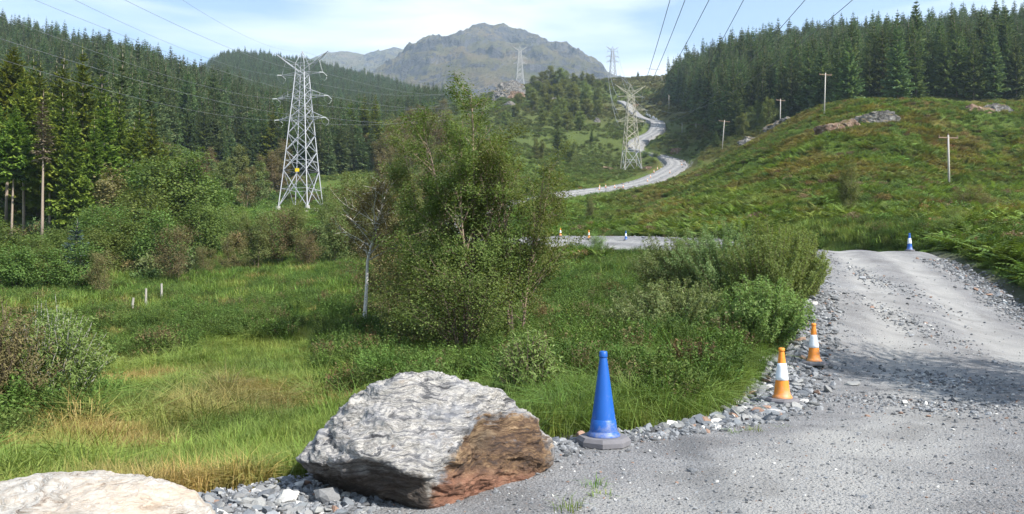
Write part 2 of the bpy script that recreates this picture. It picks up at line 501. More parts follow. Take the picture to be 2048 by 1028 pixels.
# ------------------------------------------------------------------ ground colours (real albedo of the plants, by kind of ground)
C_LUSH = np.array((.110, .178, .034)); C_YEL = np.array((.190, .240, .055)); C_DARK = np.array((.062, .105, .027)); C_STRAW = np.array((.33, .225, .095))
C_BRACK = np.array((.138, .200, .042)); C_RUST = np.array((.225, .155, .056)); C_HEATH = np.array((.125, .115, .052))
def cover_tint(x, y, seed=0):
    x = np.asarray(x, float); y = np.asarray(y, float)
    px = 1024 + F * x / np.maximum(y, 1.0)
    d = np.maximum(y, 1.0)
    wm = sstep(30, 70, d); wf = sstep(160, 320, d)
    def lay(a, sd, oc):
        n = fbm(x / a, y / a, None, sd + seed, oc) * (1 - wm)
        n = n + fbm(x / (a * 3.2), y / (a * 4.5), None, sd + 3 + seed, oc) * wm * (1 - wf)
        return n + fbm(x / (a * 9), y / (a * 14), None, sd + 5 + seed, oc) * wf
    n1 = lay(3.2, 21, 4); n2 = lay(1.1, 51, 3); n3 = lay(6, 81, 3)
    yel = sstep(-.05, .5, n1 + .25 * n2)
    field = (1 - sstep(640, 900, px)) * (1 - sstep(60, 90, d))
    near_y = (1 - sstep(9, 17, np.hypot((x + 2.6) * 1.2, y - 9))) * field
    yel = np.clip(yel * (.55 + .5 * field) + near_y * .5, 0, 1)
    c = C_LUSH * (1 - yel[..., None]) + C_YEL * yel[..., None]
    strw = (sstep(.05, .45, fbm(x / 1.7 + 9, y / 1.7, None, 99, 3) - .28 + .22 * near_y + .10 * field) * field)[..., None] * .75
    c = c * (1 - strw) + C_STRAW * strw
    drk = sstep(.1, .55, n3 - .2 * n2)[..., None] * .55
    c = c * (1 - drk) + C_DARK * drk
    hill = sstep(1150, 1350, px) * sstep(38, 55, d)
    pc = fbm(x / 13, y / 18, None, 131, 3) + .3 * n2
    lite = (sstep(.08, .3, pc) * hill)[..., None] * .7; dk = (sstep(.08, .3, -pc) * hill)[..., None] * .6
    c = c * (1 - lite) + np.array((.190, .222, .056)) * lite
    c = c * (1 - dk) + np.array((.085, .132, .034)) * dk
    rust = (sstep(.12, .55, .7 * n1 + .7 * n2 + .26 * sstep(80, 140, d)) * hill)[..., None] * .6
    c = c * (1 - hill[..., None] * .6) + C_BRACK * hill[..., None] * .6
    c = c * (1 - rust) + C_RUST * rust
    dull = (sstep(140, 300, d) * .7)[..., None]
    c = c * (1 - dull) + np.array((.100, .118, .042)) * dull
    far = (sstep(330, 480, d) * sstep(.0, .3, n1 + .3))[..., None] * .65
    c = c * (1 - far) + C_HEATH * far
    return c

# ------------------------------------------------------------------ ground sheet
m, nt, out = new_mat("ground_cover_soil")
at_t = N(nt, "ShaderNodeAttribute", attribute_name='tint')
geo = N(nt, "ShaderNodeNewGeometry")
n1 = noise(nt, 2.6, 8, .68, geo.outputs['Position'])
n2 = noise(nt, 19.0, 6, .7, geo.outputs['Position'])
c = mix(nt, n1.outputs['Fac'], (.62, .60, .55), (1.2, 1.25, 1.2))
c = mix(nt, 1.0, at_t.outputs['Color'], c, 'MULTIPLY')
c2 = mix(nt, n2.outputs['Fac'], (.55, .5, .45), (1.35, 1.38, 1.3))
c = mix(nt, 1.0, c, c2, 'MULTIPLY')
hb = math_(nt, 'ADD', n1.outputs['Fac'], math_(nt, 'MULTIPLY', n2.outputs['Fac'], .4))
pbsdf(nt, out, c, .95, .1, bump(nt, hb, 1.0, .35))
M_GROUND = m
nT, nS = X.shape
idx = np.arange(nT * nS).reshape(nT, nS)
Q = np.stack([idx[:-1, :-1], idx[1:, :-1], idx[1:, 1:], idx[:-1, 1:]], -1).reshape(-1, 4)[:, ::-1]
V = np.stack([X, Y, H], -1).reshape(-1, 3)
V = np.concatenate([V, [[0, 0, 0]]])
cT = [(nT * nS, int(idx[i, 0]), int(idx[i + 1, 0])) for i in range(nT - 1)]
cT = [(a, c_, b) for a, b, c_ in cT]
tint = cover_tint(X.ravel(), Y.ravel())
bare = (1 - sstep(.2, 1.6, ROAD_D.ravel()))[:, None] * (D2.ravel() < 120)[:, None]
tint = tint * .8 * (1 - bare) + np.array((.17, .165, .155)) * bare
tint = np.concatenate([tint, [[.2, .2, .2]]])
g = link("ground", mesh_arrays("ground", V, Q, cT, [M_GROUND], None, {'tint': tint}, True), None, 'structure')
tag(g, "grassy valley floor and hillsides sloping up on both sides of the gravel track", "ground")

# ------------------------------------------------------------------ road
def ruts(u):
    return -.05 * np.exp(-((u - .30) / .07) ** 2) - .05 * np.exp(-((u - .66) / .07) ** 2) + .03 * np.exp(-((u - .48) / .09) ** 2)
di = np.hypot(RX, RY)
wob = fbm(RX / .9, RY / .9, None, 5, 3) * .005 + fbm(RX / 3.5, RY / 3.5, None, 8, 2) * .006
RZ = RZ + ruts(uu)[None] * sstep(8, 20, di) + wob * sstep(3, 7, di)
# ragged shoulders: outer columns pushed out and down
ex = .45
ox0 = RX[:, 0] - (RX[:, 1] - RX[:, 0]) * 0 ; 
dirx = RX[:, -1] - RX[:, 0]; diry = RY[:, -1] - RY[:, 0]
ln = np.hypot(dirx, diry); dirx /= ln; diry /= ln
jag = .12 * vnoise(np.arange(len(ln)) * .9, np.zeros(len(ln)), None, 4)
XL, YL, ZL = RX[:, 0] - dirx * (ex + jag), RY[:, 0] - diry * (ex + jag), rzz - .30 - .003 * di[:, 0]
XR, YR, ZR = RX[:, -1] + dirx * (ex + jag), RY[:, -1] + diry * (ex + jag), rzz - .30 - .003 * di[:, 0]
RX2 = np.concatenate([XL[:, None], RX, XR[:, None]], 1)
RY2 = np.concatenate([YL[:, None], RY, YR[:, None]], 1)
RZ2 = np.concatenate([ZL[:, None], RZ, ZR[:, None]], 1)
across = np.broadcast_to(np.concatenate([[0], uu, [1]])[None], RX2.shape)

m, nt, out = new_mat("crushed_gravel")
geo = N(nt, "ShaderNodeNewGeometry")
au = N(nt, "ShaderNodeAttribute", attribute_name='across')
vor = N(nt, "ShaderNodeTexVoronoi"); vor.inputs['Scale'].default_value = 38
nt.links.new(geo.outputs['Position'], vor.inputs['Vector'])
vor2 = N(nt, "ShaderNodeTexVoronoi"); vor2.inputs['Scale'].default_value = 85
nt.links.new(geo.outputs['Position'], vor2.inputs['Vector'])
sepc = N(nt, "ShaderNodeSeparateColor"); nt.links.new(vor.outputs['Color'], sepc.inputs[0])
stone = ramp(nt, sepc.outputs[0], [(0, (.135, .135, .138)), (.45, (.232, .229, .225)), (.82, (.30, .297, .29)), (.93, (.29, .21, .165)), (1, (.52, .51, .5))])
fine = noise(nt, 72, 5, .75, geo.outputs['Position'])
finec = ramp(nt, fine.outputs['Fac'], [(.32, (.085, .085, .09)), (.5, (.235, .235, .235)), (.66, (.46, .455, .45))])
big = noise(nt, .55, 5, .6, geo.outputs['Position'])
mid_ = noise(nt, 2.7, 5, .6, geo.outputs['Position'])
fm = math_(nt, 'ADD', math_(nt, 'MULTIPLY', big.outputs['Fac'], .8), math_(nt, 'MULTIPLY', mid_.outputs['Fac'], .5))
fac = ramp(nt, fm, [(.5, (0, 0, 0)), (.8, (1, 1, 1))])
c = mix(nt, fac, stone, finec)
c = mix(nt, .5, c, finec)
# pale trodden dust in the wheel tracks, darker loose stone between
t1 = math_(nt, 'ABSOLUTE', math_(nt, 'SUBTRACT', au.outputs['Fac'], .30))
t2 = math_(nt, 'ABSOLUTE', math_(nt, 'SUBTRACT', au.outputs['Fac'], .66))
tr = math_(nt, 'MINIMUM', t1, t2)
tw = ramp(nt, math_(nt, 'ADD', tr, math_(nt, 'MULTIPLY', math_(nt, 'SUBTRACT', mid_.outputs['Fac'], .5), .1)), [(.03, (1, 1, 1)), (.13, (0, 0, 0))])
c = mix(nt, 1.0, c, mix(nt, tw, (.84, .84, .85), (1, 1, 1)), 'MULTIPLY')
c = mix(nt, math_(nt, 'MULTIPLY', tw, .6), c, (.30, .295, .283))
c = mix(nt, math_(nt, 'MULTIPLY', tw, .2), c, (.285, .281, .27))
pat = noise(nt, .9, 6, .62, geo.outputs['Position'], .7)
c = mix(nt, 1.0, c, ramp(nt, pat.outputs['Fac'], [(.34, (.78, .775, .77)), (.5, (1, 1, 1)), (.66, (1.16, 1.155, 1.13))]), 'MULTIPLY')
c = mix(nt, 1.0, c, mix(nt, big.outputs['Fac'], (.70, .70, .715), (1.06, 1.06, 1.055)), 'MULTIPLY')
hh = math_(nt, 'ADD', math_(nt, 'MULTIPLY', vor.outputs['Distance'], -1.2), math_(nt, 'MULTIPLY', fine.outputs['Fac'], .5))
hh = math_(nt, 'ADD', hh, math_(nt, 'MULTIPLY', vor2.outputs['Distance'], -.5))
pbsdf(nt, out, c, .92, .2, bump(nt, hh, .75, .015))
M_ROAD = m
nA = RX2.shape[1]; nL = RX2.shape[0]
idx = np.arange(nL * nA).reshape(nL, nA)
Q = np.stack([idx[:-1, :-1], idx[:-1, 1:], idx[1:, 1:], idx[1:, :-1]], -1).reshape(-1, 4)
road = link("road", mesh_arrays("road", np.stack([RX2, RY2, RZ2], -1).reshape(-1, 3), Q, None, [M_ROAD], None, {'across': across.ravel()}, True), None, 'structure')
tag(road, "pale grey gravel track climbing the valley in bends", "road")
kdr = KDTree(RX.size)
frz = RZ.ravel()
for i in range(RX.size):
    kdr.insert((fx[i], fy[i], 0), i)
kdr.balance()
def road_z(x, y):
    r = kdr.find_n((x, y, 0), 3)
    w = [1 / (q[2] + .02) for q in r]
    return sum(frz[q[1]] * a for q, a in zip(r, w)) / sum(w)

# ------------------------------------------------------------------ mountains
m, nt, out = new_mat("mountain_rock_and_grass")
geo = N(nt, "ShaderNodeNewGeometry")
sep = N(nt, "ShaderNodeSeparateXYZ"); nt.links.new(geo.outputs['Normal'], sep.inputs[0])
nb = noise(nt, .006, 8, .62, geo.outputs['Position'])
nb2 = noise(nt, .025, 8, .7, geo.outputs['Position'], .6)
sl = math_(nt, 'ADD', sep.outputs[2], math_(nt, 'MULTIPLY', math_(nt, 'SUBTRACT', nb2.outputs['Fac'], .5), .55))
rockf = ramp(nt, sl, [(.50, (1, 1, 1)), (.70, (0, 0, 0))])
grassc = ramp(nt, nb.outputs['Fac'], [(.3, (.050, .056, .026)), (.5, (.088, .078, .038)), (.72, (.125, .086, .052))])
rockc = ramp(nt, nb2.outputs['Fac'], [(.3, (.025, .026, .034)), (.55, (.065, .064, .07)), (.75, (.145, .14, .138))])
c = mix(nt, rockf, grassc, rockc)
pbsdf(nt, out, c, .95, .1, bump(nt, nb2.outputs['Fac'], 1.0, 26))
M_MTN = m
def mountain(pts, d_crest, d_foot, foot_y, label, seed, rough):
    pp = np.array(pts, float)
    u = np.linspace(pp[0, 0], pp[-1, 0], 420)
    v = np.linspace(0, 1.5, 190)
    cz = np.array([P(a, np.interp(a, pp[:, 0], pp[:, 1]), d_crest)[2] for a in u])
    cz = np.convolve(np.pad(cz, 2, mode='edge'), np.ones(5) / 5, 'valid')
    fzz = P(1024, foot_y, d_foot)[2]
    U, Vv = np.meshgrid(u, v, indexing='ij')
    dd = d_foot + (d_crest - d_foot) * Vv
    xx = (U - 1024) / F * d_crest * (.55 + .45 * np.minimum(Vv, 1.2)) + (1024 - 1024)
    xx = (U - 1024) / F * (d_crest * .6 + .4 * dd)
    s = np.where(Vv <= 1, np.power(np.clip(Vv, 0, 1), .78), 1 - (Vv - 1) * .9)
    zz = fzz + (cz[:, None] - fzz) * s
    env = np.sin(np.clip(Vv, 0, 1) * math.pi * .86 + .25).clip(.14, 1)
    L = 420.0
    rg = fbm(xx / L, dd / L, zz / L, seed, 6, .55, True)
    fb = fbm(xx / 150, dd / 150, zz / 110, seed + 5, 6, .62, True)
    dz = (rg * 60 + fb * 36) * rough * env
    zz = zz + dz - np.where(Vv > 1, 0, 0)
    dd = dd + fbm(xx / 200, zz / 160, None, seed + 9, 4, .6) * 75 * rough * env
    V = np.stack([xx, dd, zz], -1).reshape(-1, 3)
    a, b = U.shape
    ix = np.arange(a * b).reshape(a, b)
    Q = np.stack([ix[:-1, :-1], ix[1:, :-1], ix[1:, 1:], ix[:-1, 1:]], -1).reshape(-1, 4)
    o = link("mountain", mesh_arrays("mountain", V, Q, None, [M_MTN], None, None, False), None, 'structure')
    tag(o, label, "mountain")
mountain([(560,260),(640,240),(720,205),(780,172),(820,146),(842,118),(858,100),(880,87),(915,82),(932,70),(950,63),(968,60),(990,64),(1012,66),(1040,74),(1072,83),(1088,96),(1112,103),(1135,118),(1155,130),(1180,150),(1200,165),(1260,210),(1340,250)],
         3000, 1750, 250, "big grey rocky mountain with a domed top at the head of the valley", 3, 1.0)
mountain([(300,230),(420,190),(520,150),(600,128),(645,114),(668,106),(690,103),(715,108),(740,112),(765,104),(795,100),(820,106),(850,122),(900,150),(960,190),(1050,240)],
         4200, 2900, 250, "lower hazy mountain ridge left of the domed summit", 13, .8)

# ------------------------------------------------------------------ plants: mesh makers
def leaf_quads(mb, C, size, rng, m=0, aspect=.6, up=.35, fold=0, out_from=None):
    n = len(C)
    nrm = rng.normal(size=(n, 3)); nrm /= np.linalg.norm(nrm, axis=1)[:, None]
    nrm[:, 2] = np.abs(nrm[:, 2]) + up
    if out_from is not None:
        o = C - out_from; o /= np.linalg.norm(o, axis=1)[:, None] + 1e-6
        nrm += o * .6
    nrm /= np.linalg.norm(nrm, axis=1)[:, None]
    a = np.cross(nrm, rng.normal(size=(n, 3))); a /= np.linalg.norm(a, axis=1)[:, None] + 1e-9
    b = np.cross(nrm, a)
    L = (size * rng.uniform(.65, 1.3, n))[:, None]
    W = L * aspect
    V = np.stack([C - a * L / 2, C + b * W / 2 + nrm * L * .06, C + a * L / 2, C - b * W / 2 + nrm * L * .06], 1).reshape(-1, 3)
    Q = np.arange(n * 4).reshape(n, 4)
    mb.add(V, Q, None, m, np.repeat(np.clip(rng.normal(.5, .22, n), 0, 1), 4))

def gen_tree(seed, Ht, Rad, stems=1, cb=.25, nbr=36, leaves=5000, leaf=.06, aspect=.6, up=.55, lean=.06, trunk_r=.07, jit=.1, top_taper=1.0, stem_spread=.15, hmin=.7, twig=True, sides=5, gappy=0.0, wob=.025):
    """returns (list of wood MBs, crown MB)"""
    rng = np.random.default_rng(seed)
    woods, cr = [], MB()
    LP, LW = [], []
    for s in range(stems):
        wd = MB()
        az = rng.uniform(0, 2 * math.pi) if stems == 1 else s / stems * 2 * math.pi + rng.uniform(-.5, .5)
        hh = Ht * (1.0 if s == 0 else rng.uniform(hmin, .97))
        ln = lean * rng.uniform(.6, 1.3) + (stem_spread * rng.uniform(.4, 1.1) if stems > 1 and s > 0 else 0)
        n = 9
        t = np.linspace(0, 1, n)
        dx = np.array([math.cos(az), math.sin(az)])
        pts = np.zeros((n, 3))
        off = 0 if stems == 1 else min(.5, .04 * Ht)
        pts[:, :2] = dx * off * rng.uniform(.3, 1) + dx[None] * (ln * hh * t ** 1.3)[:, None] + np.cumsum(rng.normal(0, wob * hh / 3, (n, 2)), 0) * t[:, None]
        pts[:, 2] = t * hh - .12 * (t == 0)
        tr = trunk_r * (1 if s == 0 else .75)
        wd.tube(pts, tr * (1 - t) ** .8 + .006 * Ht / 6, sides)
        nb = max(6, int(nbr / stems ** .6))
        lo = np.array([np.interp(q, t, pts[:, 0]) for q in (0, 1)])
        for k in range(nb):
            u = (k + rng.uniform(0, 1)) / nb
            tt = cb + (1 - cb) * u
            p0 = np.array([np.interp(tt, t, pts[:, i]) for i in range(3)])
            env = (1 - u ** 1.6 * top_taper) ** .8 * (.55 + .45 * min(1, u * 4 + .25))
            L = Rad * max(.14, env) * rng.uniform(.6, 1.15)
            if stems > 1: L *= .72
            phi = k * 2.4 + rng.uniform(-.6, .6)
            if stems > 1 and s > 0: phi = az + rng.normal(0, 1.2)
            el = up * rng.uniform(.5, 1.35)
            m_ = 5
            q = np.linspace(0, 1, m_)
            d = np.array([math.cos(phi) * math.cos(el), math.sin(phi) * math.cos(el), math.sin(el)])
            bp = p0 + d * (q * L)[:, None]
            bp[:, 2] += (q ** 2) * L * rng.uniform(-.25, .2)
            bp += np.cumsum(rng.normal(0, .03 * L, (m_, 3)), 0) * q[:, None]
            br = tr * .33 * (1 - .5 * u)
            wd.tube(bp, br * (1 - q) ** .7 + .003 * Ht / 6, 3, cap=False)
            ns = 5
            for j in range(ns):
                f = .3 + .7 * (j + rng.uniform(0, 1)) / ns
                b0 = np.array([np.interp(f, q, bp[:, i]) for i in range(3)])
                dd = d + rng.normal(0, .6, 3); dd /= np.linalg.norm(dd)
                l2 = L * rng.uniform(.2, .42)
                b1 = b0 + dd * l2
                if twig:
                    wd.tube(np.array([b0, (b0 + b1) / 2 + rng.normal(0, .05 * l2, 3), b1]), np.array([br * .35, br * .25, .002]) + .001 * Ht / 6, 3, cap=False)
                nl = 14
                w = 1.0 if rng.uniform() > gappy else .15
                for g_ in np.linspace(.15, 1.1, nl):
                    LP.append(b0 + (b1 - b0) * g_); LW.append(l2 * w)
        woods.append(wd)
    LP = np.array(LP); LW = np.array(LW)
    pick = rng.choice(len(LP), leaves, p=LW / LW.sum())
    C = LP[pick] + rng.normal(0, jit * Rad * .5, (leaves, 3))
    C[:, 2] = np.maximum(C[:, 2], .05 * Ht)
    leaf_quads(cr, C, leaf, rng, 0, aspect, .3, out_from=np.array([0, 0, Ht * .45]))
    return woods, cr

def gen_spruce(seed, Ht, rb, bare=.05, lv=.42, nb=7, twigs=6, droop=.25):
    """spruce: returns wood MB, crown MB made of drooping boughs with side twigs"""
    rng = np.random.default_rng(seed)
    wd, cr = MB(), MB()
    t = np.linspace(0, 1, 7)
    pts = np.stack([np.cumsum(rng.normal(0, .01 * Ht, 7)) * t * .4, np.cumsum(rng.normal(0, .01 * Ht, 7)) * t * .4, t * Ht], -1)
    pts[0, 2] = -.25
    wd.tube(pts, .0085 * Ht * (1 - t) ** .9 + .008, 6)
    nl = int(Ht / lv)
    VV, TT, var, n = [], [], [], 0
    for k in range(nl):
        u = (k + rng.uniform(0, .8)) / nl
        z = (bare + (1 - bare) * u) * Ht
        c0 = np.array([np.interp(z, pts[:, 2], pts[:, 0]), np.interp(z, pts[:, 2], pts[:, 1]), z])
        env = (1 - u) ** .78 * (.75 + .25 * min(1, u * 6)) + .035
        for b in range(nb):
            if rng.uniform() < .10 + (.3 if u < .12 else 0): continue
            L = rb * env * rng.uniform(.62, 1.22)
            phi = b / nb * 2 * math.pi + k * 1.1 + rng.uniform(-.35, .35)
            el = (.45 * u - droop * (1 - u)) + rng.uniform(-.15, .15)
            d = np.array([math.cos(phi) * math.cos(el), math.sin(phi) * math.cos(el), math.sin(el)])
            side = np.array([-math.sin(phi), math.cos(phi), 0])
            v0 = np.clip(rng.normal(.5, .2), 0, 1)
            for j in range(twigs):
                q = (j + .7) / twigs
                s0 = c0 + d * L * q * .92 + np.array([0, 0, -.10 * L * math.sin(q * 2.4) + .1 * L * q * q])
                wl_ = L * .42 * (1 - q * .65) * rng.uniform(.7, 1.25)
                for sg in (-1, 1):
                    tip = s0 + side * sg * wl_ * .8 + d * wl_ * .55 + np.array([0, 0, -.22 * wl_ * rng.uniform(.2, 1.8)])
                    bw = d * L * (.42 / twigs + .045) + np.array([0, 0, L * rng.uniform(-.10, .10)])
                    VV += [s0 - bw, s0 + bw, tip]
                    TT.append((n, n + 1, n + 2)); n += 3
                    vv = np.clip(v0 + rng.normal(0, .14) + .15 * q, 0, 1)
                    var += [vv * .8, vv * .8, min(1, vv * 1.15)]
                hg = s0 + d * L * .12 + side * L * rng.normal(0, .06) + np.array([0, 0, -L * rng.uniform(.14, .34) * (1 - .5 * q)])
                VV += [s0 - d * L * .13, s0 + d * L * .13, hg]; TT.append((n, n + 1, n + 2)); n += 3
                var += [v0 * .85, v0, v0]
            tip = c0 + d * L * 1.08 + np.array([0, 0, .04 * L])
            mid_ = c0 + d * L * .5
            VV += [mid_ + side * .07 * L, mid_ - side * .07 * L, tip]
            TT.append((n, n + 1, n + 2)); n += 3
            var += [v0] * 3
    # leader
    top = pts[-1]
    VV += [top + [.05, 0, -.5], top + [-.05, 0, -.5], top + [0, 0, .45]]; TT.append((n, n + 1, n + 2)); var += [.6] * 3
    cr.add(np.array(VV), None, np.array(TT), 0, np.array(var))
    return wd, cr

M_BARK = mat_plain("brown_bark", (.13, .10, .075), .95, .1, .4, 14, bumpy=.6)
M_BARK_RED = mat_plain("reddish_birch_bark", (.25, .185, .14), .9, .15, .45, 16, bumpy=.4)
M_BARK_PALE = mat_plain("pale_birch_bark", (.52, .49, .45), .85, .2, .35, 12, bumpy=.4)
M_BARK_GREY = mat_plain("grey_conifer_bark", (.27, .215, .17), .95, .1, .3, 10, bumpy=.6)
M_BIRCH = mat_leaf("birch_leaves", (.056, .080, .020), (.112, .152, .040), (.200, .225, .072), .44)
M_BIRCH_B = mat_leaf("browning_birch_leaves", (.095, .082, .038), (.150, .128, .060), (.22, .175, .085), .35)
M_BIRCH_G = mat_leaf("dull_green_birch_leaves", (.088, .118, .040), (.150, .182, .064), (.215, .235, .095), .44)
M_ALDER = mat_leaf("alder_leaves", (.055, .090, .020), (.105, .155, .038), (.178, .228, .064), .36)
M_WILLOW = mat_leaf("willow_leaves", (.085, .135, .036), (.165, .235, .066), (.27, .32, .13), .42)
M_SALLOW = mat_leaf("grey_sallow_leaves", (.090, .140, .050), (.175, .235, .088), (.29, .33, .165), .42)
M_SPR_N = mat_leaf("green_spruce_needles", (.040, .070, .012), (.128, .180, .028), (.25, .295, .052), .28, .3)
M_SPR_F = mat_leaf("blue_green_spruce_needles", (.040, .074, .034), (.112, .163, .072), (.205, .258, .112), .26, .5)
M_SPR_B = mat_leaf("blue_spruce_needles", (.035, .06, .055), (.075, .115, .105), (.14, .19, .17), .08, .2)

def make_thing_tree(name, label, cat, loc, woods, cr, m_bark, m_leaf, group=None, rz=0.0):
    t = thing(name, label, cat, loc, rz, group)
    for w in woods:
        link("trunk", w.mesh("trunk", [m_bark], True), t)
    link("crown", cr.mesh("crown", [m_leaf]), t)
    return t

def single_mesh(name, woods, cr, m_bark, m_leaf):
    mb = MB()
    for w in woods + [cr]:
        Q = np.concatenate(w.Q) if w.Q else None
        T = np.concatenate(w.T) if w.T else None
        mb.add(np.concatenate(w.V), Q, T, 1 if w is cr else 0, np.concatenate(w.var))
    return mb.mesh(name, [m_bark, m_leaf])

# ------------------------------------------------------------------ scatter: one object of kind stuff, geometry nodes on points
def scatter(name, label, cat, pos, rot, scl, tint, pidx, protos):
    n = len(pos)
    me = bpy.data.meshes.new(name)
    me.vertices.add(n)
    me.vertices.foreach_set("co", np.asarray(pos, np.float32).ravel())
    a = me.attributes.new("rot", 'FLOAT_VECTOR', 'POINT'); a.data.foreach_set("vector", np.asarray(rot, np.float32).ravel())
    a = me.attributes.new("scl", 'FLOAT_VECTOR', 'POINT'); a.data.foreach_set("vector", np.asarray(scl, np.float32).ravel())
    a = me.attributes.new("tint", 'FLOAT_COLOR', 'POINT')
    a.data.foreach_set("color", np.concatenate([tint, np.ones((n, 1))], 1).astype(np.float32).ravel())
    a = me.attributes.new("pidx", 'INT', 'POINT'); a.data.foreach_set("value", np.asarray(pidx, np.int32))
    o = link(name, me, None, 'stuff'); tag(o, label, cat)
    ng = bpy.data.node_groups.new(name + "_nodes", 'GeometryNodeTree')
    ng.interface.new_socket("Geometry", in_out='INPUT', socket_type='NodeSocketGeometry')
    ng.interface.new_socket("Geometry", in_out='OUTPUT', socket_type='NodeSocketGeometry')
    gi = ng.nodes.new("NodeGroupInput"); go = ng.nodes.new("NodeGroupOutput")
    iop = ng.nodes.new("GeometryNodeInstanceOnPoints")
    jn = ng.nodes.new("GeometryNodeJoinGeometry")
    for p in protos:
        po = bpy.data.objects.new(name + "_piece", p)
        oi = ng.nodes.new("GeometryNodeObjectInfo")
        oi.inputs['Object'].default_value = po
        oi.inputs['As Instance'].default_value = True
        ng.links.new(oi.outputs['Geometry'], jn.inputs[0])
    def attr(nm, dt):
        k = ng.nodes.new("GeometryNodeInputNamedAttribute"); k.data_type = dt
        k.inputs['Name'].default_value = nm
        return k.outputs['Attribute']
    e2r = ng.nodes.new("FunctionNodeEulerToRotation")
    ng.links.new(attr("rot", 'FLOAT_VECTOR'), e2r.inputs[0])
    ng.links.new(gi.outputs[0], iop.inputs['Points'])
    ng.links.new(jn.outputs[0], iop.inputs['Instance'])
    iop.inputs['Pick Instance'].default_value = True
    ng.links.new(attr("pidx", 'INT'), iop.inputs['Instance Index'])
    ng.links.new(e2r.outputs[0], iop.inputs['Rotation'])
    ng.links.new(attr("scl", 'FLOAT_VECTOR'), iop.inputs['Scale'])
    ng.links.new(iop.outputs[0], go.inputs[0])
    md = o.modifiers.new("scatter", 'NODES'); md.node_group = ng
    return o

def polar(n, r0, r1, power, rng, th=R_(41), th0=None):
    """points in the view fan, area density falling as r**-power"""
    k = 2 - power
    u = rng.uniform(0, 1, n)
    r = (r0 ** k + u * (r1 ** k - r0 ** k)) ** (1 / k) if abs(k) > 1e-6 else r0 * (r1 / r0) ** u
    a = rng.uniform(-th if th0 is None else th0, th, n)
    return np.sin(a) * r, np.cos(a) * r

# ------------------------------------------------------------------ place trees
def tree_meshes(woods, cr, mb_, ml_):
    woods = woods if isinstance(woods, list) else [woods]
    return [w.mesh("trunk", [mb_], True) for w in woods], cr.mesh("crown", [ml_])
def place_tree(name, cat, label, meshes, loc, rz=0.0, sc=(1, 1, 1), group=None):
    t = thing(name, label, cat, loc, rz, group)
    t.scale = sc
    for w in meshes[0]: link("trunk", w, t)
    link("crown", meshes[1], t)
    return t

rng = np.random.default_rng(7)
rnd = random.Random(11)

# --- spruces -------------------------------------------------------
SPR_NEAR = [tree_meshes(*gen_spruce(100 + i, 20, 3.4, b, .50, 8, 12, .24), M_BARK_GREY, M_SPR_N) for i, b in enumerate((.50, .08, .42, .05))]
SPR_MID = [tree_meshes(*gen_spruce(120 + i, 18, (2.9, 3.4, 2.6, 3.6, 3.0)[i], (.06, .03, .14, .05, .1)[i], .48, 8, 7, .2), M_BARK_GREY, M_SPR_F) for i in range(5)]

near_list = [(-45,78,99,3),(10,88,97,0),(46,148,90,2),(74,122,101,1),(118,165,93,1),(160,92,104,3),(206,190,97,1),(236,172,107,3),
             (264,238,99,1),(300,220,109,3),(324,268,113,1),(140,205,88,1),(182,228,92,3),(22,212,86,0),(98,236,88,2),(-15,190,90,0),(60,110,112,1),(270,200,118,3),(120,108,116,1),(205,140,118,3),(0,150,112,3)]
for i, (px, yt, d, k) in enumerate(near_list):
    loc = at(px, d)
    h = P(px, yt, d)[2] - loc[2]
    s_ = h / 20.2
    lab = "tall green spruce at the edge of the plantation, bare lower trunk showing" if k in (0, 2) else "bushy green spruce with low boughs in the front rank of the plantation"
    place_tree("spruce_tree", "spruce tree", lab, SPR_NEAR[k], loc, rnd.uniform(0, 6.28), (s_ * rnd.uniform(.95, 1.25),) * 2 + (s_,),
               "bare-stemmed spruces at the plantation edge" if k in (0, 2) else "bushy spruces at the plantation edge")
# a dying spruce: long bare pole with a thin brown top
M_DEAD = mat_leaf("dead_spruce_needles", (.07, .055, .04), (.14, .105, .075), (.2, .16, .11), .05)
wd, cr = gen_spruce(160, 20, 1.5, .55, .6, 5, 4, .3)
loc = at(83, 84)
t = make_thing_tree("spruce_tree", "dying spruce with a long bare pale trunk and brown thin top", "spruce tree", loc, [wd], cr, M_BARK_GREY, M_DEAD)
hs = (P(83, 182, 84)[2] - loc[2]) / 20; t.scale = (hs * 1.2, hs * 1.2, hs)

def forest_points(dmin, dmax, px0, px1, spacing, rng):
    xs, ys = [], []
    y = 100.0
    while y < 1250:
        x0, x1 = (px0 - 1024) / F * y, (px1 - 1024) / F * y
        x = x0 + rng.uniform(0, spacing)
        while x < x1:
            xs.append(x + rng.normal(0, spacing * .28)); ys.append(y + rng.normal(0, spacing * .3)); x += spacing
        y += spacing * .92
        if y > 560: spacing = 5.2
    xs, ys = np.array(xs), np.array(ys)
    px = 1024 + F * xs / ys
    lo = np.interp(px, [a for a, b in dmin], [b for a, b in dmin]); hi = np.interp(px, [a for a, b in dmax], [b for a, b in dmax])
    edge = vnoise(xs / 14, ys / 14, None, 5) * 8
    k = (ys > lo + edge) & (ys < hi + edge * 2) & (px > px0) & (px < px1)
    return xs[k], ys[k], px[k]
lx, ly, lpx = forest_points([(-420,108),(0,116),(250,126),(296,150),(326,216),(440,226),(560,240),(640,226),(740,250),(770,300),(810,420),(870,560),(905,760)],
                            [(-420,520),(250,520),(300,500),(345,560),(372,1090),(905,1170)], -420, 905, 4.3, rng)
k = ~((lpx > 372) & (lpx < 428) & (ly > 860) & (ly < 965))
lx, ly, lpx = lx[k], ly[k], lpx[k]
rx, ry, rpx = forest_points([(1335,470),(1358,430),(1385,395),(1410,330),(1430,285),(1455,268),(1500,262),(1560,250),(1620,236),(1700,205),(2500,208)],
                            [(1335,500),(1365,520),(1450,530),(2500,500)], 1337, 2460, 4.1, rng)
